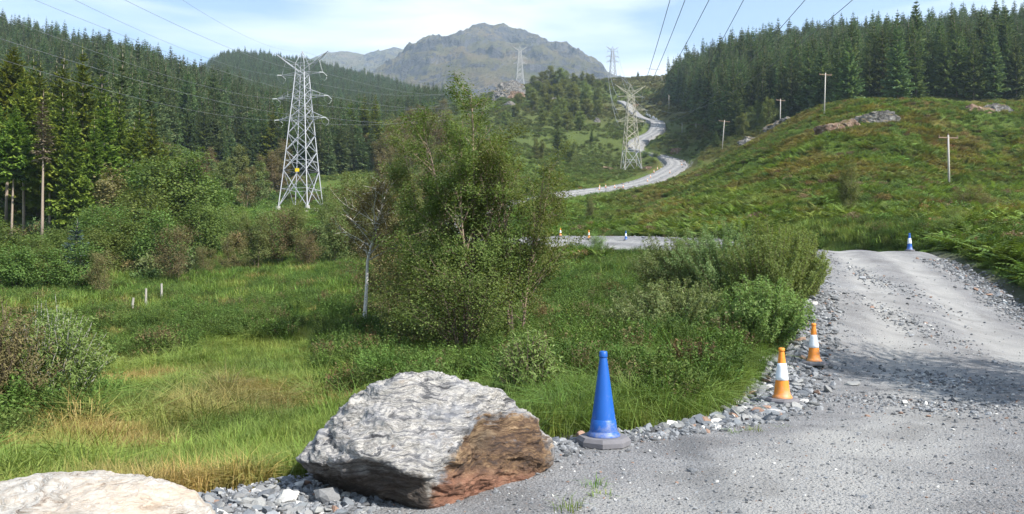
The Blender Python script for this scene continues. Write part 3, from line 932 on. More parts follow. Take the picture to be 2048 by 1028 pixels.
fxx, fyy, fpx = np.concatenate([lx, rx]), np.concatenate([ly, ry]), np.concatenate([lpx, rpx])
fzz_ = ground(fxx, fyy)
hgt = np.clip(rng.normal(17.0, 3.4, len(fxx)) + 3 * vnoise(fxx / 22, fyy / 22, None, 15), 8, 27)
hgt = np.where(fpx > 1300, hgt * np.interp(fpx, [1340, 1380, 1450, 1600, 1900], [1.0, 1.15, 1.2, 1.05, 1.0]), hgt)
hgt = np.where((fpx > 370) & (fpx < 905) & (fyy > 500), hgt * .95, hgt)
hgt = np.where((fpx < 330), hgt * 1.05, hgt)
score = hgt / fyy * ((fpx > -25) & (fpx < 2075))
order = np.argsort(-score)
NIND = 262
ind, rest = order[:NIND], order[NIND:]
for i in ind:
    s_ = hgt[i] / 18.2
    left = fpx[i] < 1000
    mesh = SPR_NEAR[1 + 2 * rnd.randrange(2)] if (left and 540 < fpx[i] < 780 and fyy[i] < 280) else SPR_MID[rnd.randrange(5)]
    if mesh in SPR_NEAR: s_ = hgt[i] / 20.2
    if left and fyy[i] < 215:
        lab, grp = "dark green spruce behind the front rank of the plantation on the valley side", "spruces behind the front rank of the valley-side plantation"
    elif left:
        lab, grp = "spruce on the wooded slope behind the silver pylon", "spruces on the slope behind the silver pylon"
    else:
        lab, grp = "dark spruce in the forest rising behind the bracken hill", "spruces behind the bracken hill"
    w = s_ * rnd.uniform(.9, 1.25)
    place_tree("spruce_tree", "spruce tree", lab, mesh, (fxx[i], fyy[i], fzz_[i]), rnd.uniform(0, 6.28), (w, w, s_), grp)
SPR_FAR = []
for i in range(5):
    wd, cr = gen_spruce(140 + i, 18, (3.0, 3.5, 2.7, 3.7, 3.1)[i], .05, .55, 8, 5, .2)
    SPR_FAR.append(single_mesh("spruce_tree", [wd], cr, M_BARK_GREY, M_SPR_F))
n = len(rest)
s_ = hgt[rest] / 18.2
w = s_ * rng.uniform(.9, 1.3, n)
scatter("spruce_forest", "dense spruce forest covering the far slopes beyond the nearest trees", "forest",
        np.stack([fxx[rest], fyy[rest], fzz_[rest] - .2], -1), np.stack([rng.normal(0, .02, n), rng.normal(0, .02, n), rng.uniform(0, 6.28, n)], -1),
        np.stack([w, w, s_], -1), np.ones((n, 3)), rng.integers(0, 5, n), SPR_FAR)
print("forest", len(fxx))

# lone spruces
wd, cr = gen_spruce(170, 6, 1.7, .02, .30, 8, 7, .0)
t = make_thing_tree("spruce_tree", "small blue-green spruce among alders below the plantation", "spruce tree", at(150, 54), [wd], cr, M_BARK_GREY, M_SPR_B)
t.scale = (.75, .75, .68)
for px, yb, yt, d, lab in ((440, 405, 335, 128, "small dark spruce left of the silver pylon"), (738, 342, 302, 236, "stubby dark spruce right of the silver pylon"),
                           (1116, 312, 262, 300, "broad dark spruce on the knoll side, left of a smaller one"), (1184, 292, 262, 325, "small dark spruce on the grassy slope left of the cream pylon"),
                           (1192, 222, 196, 470, "dark spruce high on the knoll among birches"), (1278, 158, 142, 640, "tiny lone spruce on the skyline beside the topmost road bend"),
                           (1476, 262, 165, 258, "bluish spruce standing forward of the right-hand forest edge"), (1434, 290, 254, 250, "little spruce beside the foot of a wooden pole")):
    loc = at(px, d)
    h = (yb - yt) / F * d
    m_ = SPR_MID[rnd.randrange(5)]
    place_tree("spruce_tree", "spruce tree", lab, m_, loc, rnd.uniform(0, 6), (h / 18 * 1.5, h / 18 * 1.5, h / 18), None)

# --- far broadleaf trees: shared variants ---------------------------
BIR_G = [tree_meshes(*gen_tree(200 + i, 10, 3.5, 1 + i % 2, .12, 40, 5200, .34, .7, .7, .05, .08, .17, top_taper=.75, twig=False), M_BARK, M_BIRCH_G) for i in range(4)]
BIR_B = [tree_meshes(*gen_tree(210 + i, 10, 3.8, 2, .15, 38, 4600, .30, .7, .75, .08, .07, .17, top_taper=.7, twig=False), M_BARK_RED, M_BIRCH_B) for i in range(3)]
ALD = [tree_meshes(*gen_tree(220 + i, 6, 3.3, 3, .05, 46, 9000, .19, .75, .65, .1, .05, .18, top_taper=.65, twig=False), M_BARK, M_ALDER) for i in range(4)]
WIL = [tree_meshes(*gen_tree(230 + i, 5, 3.0, 4, .05, 40, 8000, .16, .5, .8, .1, .035, .17, top_taper=.65, twig=False), M_BARK, M_WILLOW) for i in range(3)]
BRN = [tree_meshes(*gen_tree(240 + i, 5, 2.6, 3, .10, 40, 6000, .13, .6, .85, .1, .03, .16, top_taper=.65, twig=True), M_BARK, M_BIRCH_B) for i in range(3)]
BIRM = [tree_meshes(*gen_tree(250 + i, 7, 2.9, 2, .10, 46, 9000, .17, .65, .8, .08, .045, .16, top_taper=.75, twig=True), M_BARK_RED, M_BIRCH_G) for i in range(3)]
KIND = {'A': (ALD, 6.0, "alder_tree", "alder tree"), 'W': (WIL, 5.0, "willow_bush", "willow"), 'B': (BRN, 5.0, "birch_bush", "birch scrub"),
        'G': (BIR_G, 10.0, "birch_tree", "birch tree"), 'R': (BIR_B, 10.0, "birch_tree", "birch tree"), 'M': (BIRM, 7.0, "birch_tree", "birch tree")}
def put(px, d, h, kind, label, group=None, wide=1.0):
    ms, h0, nm, cat = KIND[kind]
    s_ = h / h0
    return place_tree(nm, cat, label, ms[rnd.randrange(len(ms))], at(px, d), rnd.uniform(0, 6.28), (s_ * wide, s_ * wide, s_), group)
# left: alders and scrub below the plantation
G1 = "bright alders in the hollow below the plantation"
for px, d, h, w in ((-30,50,3.6,1.3),(30,47,2.7,1.35),(92,50,2.6,1.35),(150,46,2.8,1.3),(60,56,2.8,1.3),(128,61,3.2,1.3),(196,57,3.5,1.3),(215,69,4.6,1.2),(258,63,4.2,1.2),
                    (318,60,4.4,1.1),(290,76,6.4,1.2),(345,84,9.2,1.15),(390,86,7.8,1.1),(318,96,8.8,1.1),(20,68,2.4,1.3),(110,75,2.6,1.3),(175,80,4.4,1.2),(250,84,6.5,1.1),(-60,60,4,1.3),(395,70,4.8,1.1),(430,92,6.2,1.1),(70,72,2.2,1.3)):
    put(px, d, h, 'A', "leafy green alder in the thicket below the plantation", G1, w)
for px, d, h, k, lab in ((222,84,8.6,'R',"brown thin-leaved birch with forked white stem beside the dark plantation gap"),
                         (352,52,3.6,'B',"bare-stemmed grey scrub behind the fence posts"),
                         (205,44,2.4,'B',"low twiggy grey bush left of the fence posts"),
                         (462,62,2.9,'B',"rust brown scrub bush at the top of the field"),
                         (560,66,4.4,'B',"brownish scrub birch in the row above the field, below the pylon"),
                         (618,60,3.0,'B',"low reddish scrub at the head of the field"),
                         (410,56,1.9,'B',"small russet bush in the grass right of the fence line")):
    put(px, d, h, k, lab)
G2 = "dull green birches between the field and the silver pylon"
for px, d, h, k in ((512,64,4.4,'M'),(538,70,4.6,'W'),(592,66,4.7,'M'),(655,76,4.6,'M'),(672,62,5.0,'M'),(700,70,6.3,'M'),(668,95,3.6,'W'),(735,82,6.4,'M'),(760,64,6.2,'M'),(470,78,4.0,'W'),
                    (800,74,6.8,'M'),(690,100,3.6,'G'),(750,110,4.6,'G'),(820,100,6.4,'G'),(585,84,3.4,'W'),(430,112,4.6,'W'),(790,130,6.0,'R'),(848,118,6.5,'R')):
    put(px, d, h, k, "dull green scrub tree on the rough ground below the silver pylon" if k != 'R' else ("tall brownish birch on the rough ground right of the silver pylon" if px < 820 else "brownish birch just left of the slender dark green birch"), G2 if k != 'R' else None, 1.0)
G3 = "grey-green birches at the foot of the spruce slope"
for px, d, h, k in ((455,150,8,'G'),(490,158,8,'R'),(520,172,8.5,'G'),(405,165,6,'R'),(548,188,9,'R'),(535,196,9,'R'),(600,236,9,'R'),(470,185,9,'G'),(420,190,6,'R'),(560,215,10,'R'),(575,232,10,'R'),(360,150,5,'G')):
    put(px, d, h, k, "grey-green birch on the open foot of the spruce slope" if k == 'G' else "brownish birch on the open foot of the spruce slope", G3 if k == 'G' else "brownish birches at the foot of the spruce slope", 1.15)
G4 = "russet birches in the gully right of the silver pylon"
for px, d, h in ((765,235,11),(790,245,12),(815,255,12),(842,260,12),(868,240,11),(748,262,11),(772,290,13),(800,305,13),(830,310,14),(858,320,13),(885,300,12),(820,215,9),(850,205,9),(792,205,8),(880,220,10),(760,200,6),(905,270,11),(845,370,13),(880,400,13),(812,360,13),(780,345,13),(910,350,12)):
    put(px, d, h, 'R' if rnd.random() < .7 else 'G', "thin russet and grey-green birch in the gully right of the silver pylon", G4, 1.2)
# knoll wood
G5 = "birches covering the knoll below the far pylon"
for px, d, h in ((1068,560,13),(1085,555,17),(1102,560,22),(1118,560,20),(1132,565,17),(1150,560,14),(1168,560,15),(1185,555,13),(1075,520,13),(1098,505,14),(1125,500,14),(1150,510,14),(1172,505,15),(1200,520,12),(1215,530,10),
                 (1060,470,12),(1090,455,13),(1118,450,14),(1145,455,14),(1172,450,14),(1195,460,12),(1068,420,11),(1095,405,12),(1120,395,12),(1148,400,12),(1172,405,12),(1195,415,10),(1085,370,10),(1110,360,10),(1135,355,10),(1160,365,10),(1040,440,9),(1032,395,8),(1010,370,8)):
    put(px, d, h * (.62 if d > 500 else .8), 'G', "dull green birch in the wood on the rocky knoll", G5, 1.5)
for px, d, h in ((1000,120,4.6),(1030,130,4.8),(1062,139,4.6),(1092,150,3.6),(975,112,5)):
    put(px, d, h, 'M', "dull birch scrub in front of the hidden part of the lower track", "birch scrub in front of the lower track", 1.4)
put(1141, 265, 7.4, 'M', "small round birch with a pale forked trunk on the slope below the knoll wood", None, 1.3)
put(1075, 250, 6.5, 'G', "rounded birch between the big central birch and the knoll wood", None, 1.2)
put(1182, 124, 3.9, 'M', "thin dark young birch standing alone in front of the lower track", None, .7)
put(1194, 63.5, 1.35, 'W', "small round willow bush on the near edge of the track bend", None, 1.3)
put(1702, 64, 4.3, 'M', "narrow pale green young birch alone on the bracken slope", None, .75)
for px, d, h, k, w, lab in ((1538,222,9.5,'G',.9,"green birch with pale stem at the foot of the forest, next to a pole"), (1505,245,8,'G',1,"pale green birch in the gap at the forest edge"), (1521,252,8,'M',.9,"light birch with thin crown under the dark forest"),
                            (1488,240,7,'G',1.1,"low birch between two wooden poles at the forest edge"), (1940,72,2.1,'B',1.6,"grey twiggy bush beside the nearest wooden pole"), (1980,66,1.6,'B',1.6,"wide greyish bush on the slope above the track, right of the pole"),
                            (1915,52,1.3,'W',1.5,"low grey-green willow on the slope under the nearest wooden pole"), (1900,40,1.1,'W',1.5,"low green willow on the verge behind the blue and white cone"),
                            (1293,285,2.4,'W',1.9,"wide low bush hiding the upper track where it dips behind the loop"), (1314,284,2.2,'W',1.9,"low bush just left of the top of the lower track loop"), (1250,330,3,'W',1.2,"low green bush left of the upper track bend")):
    put(px, d, h, k, lab, None, w)

ORD = ["first", "second", "third", "fourth", "fifth", "sixth", "seventh", "eighth", "ninth", "tenth", "eleventh", "twelfth", "thirteenth", "fourteenth", "fifteenth", "sixteenth"]
def order_labels(group, fmt, cuts):
    mem = [o for o in COL.objects if o.get('group') == group and o.parent is None]
    rows = {}
    for o in mem:
        rows.setdefault(sum(o.location.y > c for c in cuts), []).append(o)
    for r, l in rows.items():
        l.sort(key=lambda o: o.location.x / o.location.y)
        for i, o in enumerate(l):
            if i < 16: o['label'] = fmt.format(n=ORD[i], row=("front", "middle", "back")[r])
order_labels(G1, "leafy green alder, {n} from the left in the {row} row below the plantation", (57, 71))
order_labels(G2, "dull green scrub tree, {n} from the left in the {row} row below the silver pylon", (72, 99))
order_labels("bare-stemmed spruces at the plantation edge", "tall green bare-stemmed spruce, {n} such from the left at the plantation edge", ())
order_labels("bushy spruces at the plantation edge", "bushy green spruce with low boughs, {n} such from the left at the plantation edge", ())
order_labels(G4, "thin russet birch, {n} from the left in the {row} row of the gully", (230, 290))
order_labels(G5, "dull green birch, {n} from the left in the {row} row on the rocky knoll", (430, 508))
order_labels("birch scrub in front of the lower track", "dull birch scrub below the lower track loop, {n} from the left", ())
order_labels(G3, "grey-green birch, {n} from the left along the foot of the spruce slope", ())
order_labels("brownish birches at the foot of the spruce slope", "brownish birch, {n} from the left along the foot of the spruce slope", ())

# --- hero birches in the middle -------------------------------------
w, c_ = gen_tree(301, 6.7, 2.4, 6, .16, 70, 64000, .052, .72, 1.0, .03, .055, .075, top_taper=.76, stem_spread=.13, hmin=.72, gappy=.45)
make_thing_tree("birch_tree", "tall many-stemmed birch with reddish stems in the middle of the view", "birch tree", at(938, 20), w, c_, M_BARK_RED, M_BIRCH, None, .4)
w, c_ = gen_tree(302, 5.6, 2.4, 5, .16, 56, 36000, .052, .72, .95, .05, .05, .075, top_taper=.6, stem_spread=.17, gappy=.45)
make_thing_tree("birch_tree", "rounded greener birch leaning against the right side of the tall one", "birch tree", at(1035, 20.6), w, c_, M_BARK_RED, M_BIRCH, None, 2.0)
w, c_ = gen_tree(303, 6.4, 2.1, 3, .14, 54, 30000, .052, .72, 1.0, .03, .05, .075, top_taper=.65, gappy=.5, stem_spread=.12)
make_thing_tree("birch_tree", "slender dark green birch behind the left side of the tall one", "birch tree", at(878, 22), w, c_, M_BARK, M_BIRCH_G, None, 1.0)
w, c_ = gen_tree(304, 2.2, 2.6, 7, .04, 38, 15000, .054, .72, .7, .05, .035, .16, top_taper=.55, stem_spread=.25)
make_thing_tree("birch_bush", "low spreading birch scrub at the foot of the tall birch", "birch scrub", at(925, 18.6), w, c_, M_BARK, M_BIRCH, None, .2)
w, c_ = gen_tree(305, 2.3, 1.7, 5, .04, 34, 16000, .058, .72, .7, .05, .03, .16, top_taper=.55, stem_spread=.25)
make_thing_tree("birch_bush", "dark rounded scrub between the white-stemmed birch and the tall birch", "birch scrub", at(850, 20.3), w, c_, M_BARK, M_BIRCH_G, None, 4.2)
w, c_ = gen_tree(306, 4.4, 1.5, 1, .50, 40, 12000, .052, .7, .8, .13, .06, .12, top_taper=.8, gappy=.4, wob=.05)
make_thing_tree("birch_tree", "thin brownish birch with a crooked white trunk left of the tall one", "birch tree", at(728, 23), w, c_, M_BARK_PALE, M_BIRCH_B, None, -np.random.default_rng(306).uniform(0, 2 * math.pi))
w, c_ = gen_tree(307, 4.2, 1.8, 3, .15, 44, 20000, .055, .7, .8, .05, .04, .18, top_taper=.7, stem_spread=.12)
make_thing_tree("birch_tree", "brown-leaved birch behind the crooked white-stemmed one", "birch tree", at(772, 27), w, c_, M_BARK, M_BIRCH_B, None, 3.3)
# the roadside birch that shades the track
for q_, (bx, by, bh, br_, lab) in enumerate(((13.8, 10.6, 8.2, 3.3, "birch on the bank beside the track whose shadow falls across the gravel"), (13.4, 8.2, 7.4, 3.2, "smaller birch on the bank, casting shadow on the nearer gravel"))):
    w, c_ = gen_tree(308 + q_, bh, br_, 2, .3, 44, 9000, .13, .7, .7, .04, .08, .17, top_taper=.6, gappy=.45)
    make_thing_tree("birch_tree", lab, "birch tree", (bx, by, float(ground(bx, by))), w, c_, M_BARK_PALE, M_BIRCH, None, 0)

# --- upright willow bushes -------------------------------------------
def gen_shoots(seed, Ht, Rad, nsh, leaves, leaf=.05, aspect=.3, m=.3):
    rng = np.random.default_rng(seed)
    wd, cr = MB(), MB()
    LP = []
    for k in range(nsh):
        u = math.sqrt(rng.uniform()); phi = rng.uniform(0, 6.283)
        tip = np.array([Rad * u * math.cos(phi), Rad * u * math.sin(phi), Ht * math.sqrt(max(.05, 1 - .8 * u * u)) * rng.uniform(.78, 1.06)])
        b0 = np.array([tip[0] * .35, tip[1] * .35, -.05])
        q = np.linspace(0, 1, 6)
        pt = b0 + (tip - b0) * q[:, None]
        pt[:, :2] = b0[:2] + (tip[:2] - b0[:2]) * (q ** 1.3)[:, None]
        pt += rng.normal(0, .02 * Ht, (6, 3)) * q[:, None]
        wd.tube(pt, .010 * (1 - q) + .003, 3, cap=False)
        for f in np.linspace(m, 1.03, 26):
            LP.append([np.interp(f, q, pt[:, i]) for i in range(3)])
    LP = np.array(LP)
    C = LP[rng.integers(0, len(LP), leaves)] + rng.normal(0, .035, (leaves, 3))
    C[:, 2] = np.maximum(C[:, 2], .02)
    leaf_quads(cr, C, leaf, rng, 0, aspect, .2, out_from=np.array([0, 0, Ht * .3]))
    return [wd], cr
for i, (px, d, h, r, n_, lab, mt) in enumerate((
        (1455, 24.0, 2.7, 2.1, 36000, "tallest grey-green willow bush in the clump beside the track embankment", M_SALLOW),
        (1362, 25.0, 2.5, 1.8, 28000, "rounded grey-green willow bush on the far left of the clump beside the track", M_SALLOW),
        (1545, 20.0, 2.5, 1.45, 30000, "green willow bush against the stone embankment, behind the orange and white cones", M_WILLOW),
        (1595, 21.6, 2.0, .85, 12000, "narrow green willow bush hugging the track edge", M_WILLOW),
        (1340, 17.6, 1.4, 1.6, 24000, "low spreading grey-green willow in front of the taller ones", M_SALLOW),
        (1520, 16.6, 1.5, 1.1, 16000, "low green willow close to the orange and white cones", M_WILLOW),
        (1055, 11.6, 1.15, .5, 4500, "light green young willow growing in the grass behind the big boulder", M_WILLOW),
        (95, 12.6, 1.75, 1.0, 13000, "pale green willow bush at the edge of the field", M_WILLOW),
        (-25, 11.6, 1.9, 1.0, 11000, "brown twiggy bush with dry leaves at the edge of the field", M_BIRCH_B))):
    w, c_ = gen_shoots(330 + i, h, r, 170, int(n_ * 1.5), .07 if mt is not M_BIRCH_B else .06, .34)
    make_thing_tree("willow_bush", lab, "willow", at(px, d), w, c_, M_BARK if i != 7 else M_BARK_PALE, mt, None, i * 1.1)

# ------------------------------------------------------------------ ground plants (stuff)
M_GRASS = mat_leaf("grass_blades", (.72, .72, .6), (1.0, 1.0, 1.0), (1.35, 1.25, 1.3), .25, instancer=True, spec=.15)
M_WEED = mat_leaf("weed_leaves", (.09, .15, .03), (.14, .22, .04), (.24, .27, .07), .3)
M_FROND = mat_leaf("bracken_fronds", (.7, .7, .7), (1.0, 1.0, 1.0), (1.4, 1.35, 1.2), .25, instancer=True)
def gen_tuft(seed, n, ln, spread, bend, wid):
    rng = np.random.default_rng(seed)
    V, Q, T, var, k = [], [], [], [], 0
    for i in range(n):
        phi = rng.uniform(0, 6.283); r = spread * math.sqrt(rng.uniform())
        b = np.array([r * math.cos(phi), r * math.sin(phi), -.03])
        p2 = phi + rng.normal(0, .8)
        L = ln * rng.uniform(.5, 1.15); bd = bend * rng.uniform(.3, 1.5)
        d = np.array([math.cos(p2), math.sin(p2), 0]); s = np.array([-d[1], d[0], 0]) * wid
        a = b + d * L * bd * .15 + np.array([0, 0, L * .5]); c = b + d * L * bd * .75 + np.array([0, 0, L * (1.0 - .35 * bd)])
        V += [b - s, b + s, a - s * .8, a + s * .8, c]
        Q.append((k, k + 1, k + 3, k + 2)); T.append((k + 2, k + 3, k + 4)); k += 5
        var += [np.clip(rng.normal(.5, .25), 0, 1)] * 5
    mb = MB(); mb.add(np.array(V), np.array(Q), None, 0, np.array(var)); mb.T.append(np.array(T)); mb.tm.append(np.zeros(len(T), int))
    return mb
def gen_frond_clump(seed, n, ln, pairs=8):
    rng = np.random.default_rng(seed)
    V, T, var, k = [], [], [], 0
    for i in range(n):
        phi = rng.uniform(0, 6.283)
        d = np.array([math.cos(phi), math.sin(phi), 0]); s = np.array([-d[1], d[0], 0])
        L = ln * rng.uniform(.7, 1.15); rise = rng.uniform(.45, .85)
        b = d * rng.uniform(0, .25) + s * rng.normal(0, .15)
        v0 = np.clip(rng.normal(.5, .2), 0, 1)
        def pt(q): return b + d * L * (.25 * q + .55 * q * q) + np.array([0, 0, L * rise * (1.25 * q - .65 * q * q)])
        for j in range(pairs):
            q = .25 + .75 * j / pairs
            p = pt(q); w = L * .34 * (1 - (q - .25) / .8) * (1 if j else .7)
            for sg in (-1, 1):
                tip = p + s * sg * w + d * w * .35 + np.array([0, 0, -.12 * w])
                V += [p - d * L * .045, p + d * L * .045, tip]; T.append((k, k + 1, k + 2)); k += 3
                var += [np.clip(v0 + rng.normal(0, .1), 0, 1)] * 3
        V += [pt(.0) - s * .006, pt(.0) + s * .006, pt(.9)]; T.append((k, k + 1, k + 2)); k += 3; var += [v0] * 3
        V += [pt(.85) - s * .03, pt(.85) + s * .03, pt(1.05)]; T.append((k, k + 1, k + 2)); k += 3; var += [v0] * 3
    mb = MB(); mb.add(np.array(V), None, np.array(T), 0, np.array(var))
    return mb
def gen_shrublet(seed, h, r, n):
    rng = np.random.default_rng(seed)
    mb = MB()
    u = rng.uniform(0, 1, n) ** .5; phi = rng.uniform(0, 6.283, n)
    zz = h * rng.uniform(.25, 1.0, n) * np.sqrt(1 - .7 * u * u)
    C = np.stack([r * u * np.cos(phi), r * u * np.sin(phi), zz], -1)
    st = rng.integers(0, 26, n)                    # gather along stems
    sp, su = rng.uniform(0, 6.283, 26), rng.uniform(0, 1, 26) ** .5
    stem = np.stack([r * su * np.cos(sp), r * su * np.sin(sp), h * np.sqrt(1 - .6 * su * su)], -1)[st]
    f = rng.uniform(.3, 1.05, n)[:, None]
    C = C * .25 + .75 * stem * np.concatenate([.3 + .7 * f, .3 + .7 * f, f], 1)
    leaf_quads(mb, C, r * .17, rng, 0, .45, .3)
    return mb
def gen_mat(mb, name, mt): return mb.mesh(name, [mt])
TUFT = [gen_mat(gen_tuft(400 + i, 46, .42, .16, .7 + .12 * i, .0042), "grass_tuft", M_GRASS) for i in range(4)]
TUFT_L = [gen_mat(gen_tuft(410 + i, 80, .75, .26, 1.3 + .25 * i, .0055), "long_grass_tuft", M_GRASS) for i in range(3)]
TUFT_F = [gen_mat(gen_tuft(420 + i, 34, .6, .45, .7, .016), "grass_tuft", M_GRASS) for i in range(3)]
FERN = [gen_mat(gen_frond_clump(430 + i, 9, .95), "bracken_clump", M_FROND) for i in range(4)]
SHRUB = [gen_mat(gen_shrublet(440 + i, .5, .42, 420), "bog_shrub", M_FROND) for i in range(4)]
def gen_sprigs(seed, h, r, n):
    rng = np.random.default_rng(seed)
    mb = MB(); C = []
    for k in range(n):
        u = math.sqrt(rng.uniform()); p = rng.uniform(0, 6.283)
        tip = np.array([r * u * math.cos(p), r * u * math.sin(p), h * rng.uniform(.6, 1.05) * math.sqrt(1 - .55 * u * u)])
        b = tip * np.array([.45, .45, 0])
        mb.tube([b, (b + tip) / 2 + rng.normal(0, .015, 3), tip], [.004, .003, .002], 3, cap=False, var=.1)
        for f in np.linspace(.35, 1.02, 15): C.append(b + (tip - b) * f + rng.normal(0, .012, 3))
    leaf_quads(mb, np.array(C), .045, rng, 0, .4, .5)
    return mb
SPRIG = [gen_mat(gen_sprigs(450 + i, .5, .36, 52), "bog_shrub", M_FROND) for i in range(4)]

def jitter_tint(t, rng, a=.18):
    return np.clip(t * (1 + rng.normal(0, a, (len(t), 1))) * (1 + rng.normal(0, .06, t.shape)), 0.004, .6)
def cover(name, label, cat, x, y, protos, smin, smax, tint, rng, zs=(.8, 1.2), tilt=.12):
    n = len(x)
    s_ = rng.uniform(smin, smax, n)
    z = ground(x, y)
    return scatter(name, label, cat, np.stack([x, y, z], -1), np.stack([rng.normal(0, tilt, n), rng.normal(0, tilt, n), rng.uniform(0, 6.283, n)], -1),
                   np.stack([s_, s_, s_ * rng.uniform(*zs, n)], -1), tint, rng.integers(0, len(protos), n), protos)
def pxof(x, y): return 1024 + F * x / y

# fine grass, near field and verge
x, y = polar(60000, 5.6, 48, 1.35, rng, R_(38))
rd = road_dist(x, y); d = np.hypot(x, y)
k = (rd > np.where(d < 25, .62, 1.2)) & (vnoise(x / .5, y / .5, None, 31) > -.75) & (y > 3)
x, y = x[k], y[k]
t = jitter_tint(cover_tint(x, y) * 1.05, rng)
cover("grass", "short and flowering grass covering the field and verge", "grass", x, y, TUFT, .55, 1.1, t, rng)
# long lush tufts: right verge and drifts in the field
x, y = polar(16000, 6.5, 60, 1.3, rng, R_(38))
rd = road_dist(x, y); px = pxof(x, y); d = np.hypot(x, y)
dens = np.where((px > 1000) & (d < 26), .95, .55 * (fbm(x / 2.5, y / 2.5, None, 37, 3) > .0))
k = (rd > .85) & (rng.uniform(0, 1, len(x)) < dens)
x, y = x[k], y[k]
t = jitter_tint(np.where((pxof(x, y) > 1000)[:, None], np.array((.105, .168, .036)), cover_tint(x, y) * 1.1), rng)
cover("long_grass", "long lush bent grass beside the track and in drifts across the field", "grass", x, y, TUFT_L, .55, 1.05, t, rng, (.55, 1.0), .3)
# mid distance grass
x, y = polar(46000, 38, 210, 1.5, rng, R_(37))
rd = road_dist(x, y)
k = (rd > 2.0) & ~((rd < 4.5) & (y < 78) & (pxof(x, y) < 1330) & (pxof(x, y) > 1000))
x, y = x[k], y[k]
cover("rough_grass", "rough grass on the valley floor and lower slopes", "grass", x, y, TUFT_F, .55, 1.25, jitter_tint(cover_tint(x, y), rng), rng)
# bog shrubs in dark patches
x, y = polar(30000, 7.0, 75, 1.35, rng, R_(38))
rd = road_dist(x, y); px = pxof(x, y); d = np.hypot(x, y)
pat = fbm(x / 2.4, y / 2.4, None, 61, 4) + .25 * vnoise(x / .8, y / .8, None, 62)
zone = sstep(600, 680, px) * (1 - sstep(1000, 1080, px)) * sstep(12, 15, d) * (1 - sstep(24, 27, d))
zone2 = sstep(1000, 1060, px) * (1 - sstep(1450, 1550, px)) * (.12 + .45 * sstep(12, 16, d))
bare_y = (1 - sstep(9, 16, np.hypot((x + 2.6) * 1.2, y - 9)))
k = (rd > 1.0) & (pat + zone * .75 + zone2 - bare_y * .4 + .04 * sstep(18, 34, d) + .14 * vnoise(x / 1.3, y / 1.1, None, 63) > .06)
x, y = x[k], y[k]
base = np.where(rng.uniform(0, 1, (len(x), 1)) < .07, np.array((.15, .115, .06)), np.array((.088, .142, .034)))
cover("bog_shrubs", "dark green low bog myrtle patches across the field and around the birches", "undergrowth", x, y, SPRIG, .7, 1.45, jitter_tint(base, rng, .22), rng, (.7, 1.25))
# bracken on the right-hand hill and beyond the track
x, y = polar(52000, 26, 215, 1.15, rng, R_(36), R_(-1))
rd = road_dist(x, y); px = pxof(x, y)
pat = fbm(x / 7, y / 9, None, 71, 4)
k = (rd > 1.6) & ~((rd < 5.5) & (y > 150) & (y < 262) & (px < 1400)) & (px > 1080) & ((y > 44) | (px > 1560)) & (pat > -.12) & ~((rd < 4.5) & (y < 66) & (px < 1330))
x, y = x[k], y[k]
t = cover_tint(x, y) * (.85 + .5 * sstep(-.2, .5, fbm(x / 4, y / 5, None, 77, 3)))[:, None]
cover("bracken", "green and rusting bracken covering the hillside", "bracken", x, y, FERN, .7, 1.45, jitter_tint(t, rng, .2), rng, (.7, 1.3), .2)
x, y = polar(5200, 40, 215, 1.0, rng, R_(36), R_(3))
rd = road_dist(x, y); px = pxof(x, y)
k = (rd > 2.5) & (px > 1150) & ((y > 50) | (px > 1560)) & (fbm(x / 9, y / 11, None, 73, 4) > -.02)
x, y = x[k], y[k]; n = len(x)
base = np.array([(.095, .155, .036), (.070, .110, .032), (.150, .105, .070), (.18, .125, .055)])[rng.choice(4, n, p=(.45, .25, .14, .16))]
cover("heath_shrubs", "dark low shrubs and heather dotted over the bracken hill", "undergrowth", x, y, SHRUB, .9, 2.3, jitter_tint(base, rng, .22), rng, (.6, 1.1))
# dark heather and low scrub texture on farther slopes
x, y = polar(80000, 85, 760, 1.15, rng, R_(35))
rd = road_dist(x, y); px = pxof(x, y)
inl = (y > np.interp(px, [-300, 0, 330, 640, 870, 905], [108, 112, 200, 225, 520, 640])) & (px < 905)
inr = (y > np.interp(px, [1335, 1358, 1385, 1410, 1430, 1455, 1560, 1700, 2500], [480, 440, 405, 340, 290, 270, 250, 205, 208])) & (px > 1335)
k = (rd > 3) & ~((rd < 6.5) & (y > 150) & (y < 262) & (px < 1400)) & ~inl & ~inr & (fbm(x / 16, y / 22, None, 91, 3) > -.35)
x, y = x[k], y[k]
sc_ = (1 + np.clip(y - 100, 0, 600) / 260)
n = len(x)
s_ = sc_ * rng.uniform(.8, 1.9, n)
scatter("hill_scrub", "low heather, bracken and scrub dotting the far slopes", "undergrowth", np.stack([x, y, ground(x, y) - .05], -1),
        np.stack([rng.normal(0, .1, n), rng.normal(0, .1, n), rng.uniform(0, 6.28, n)], -1), np.stack([s_, s_, s_ * rng.uniform(.6, 1.1, n)], -1),
        jitter_tint(cover_tint(x, y) * .9, rng, .25), rng.integers(0, 4, n), SHRUB)

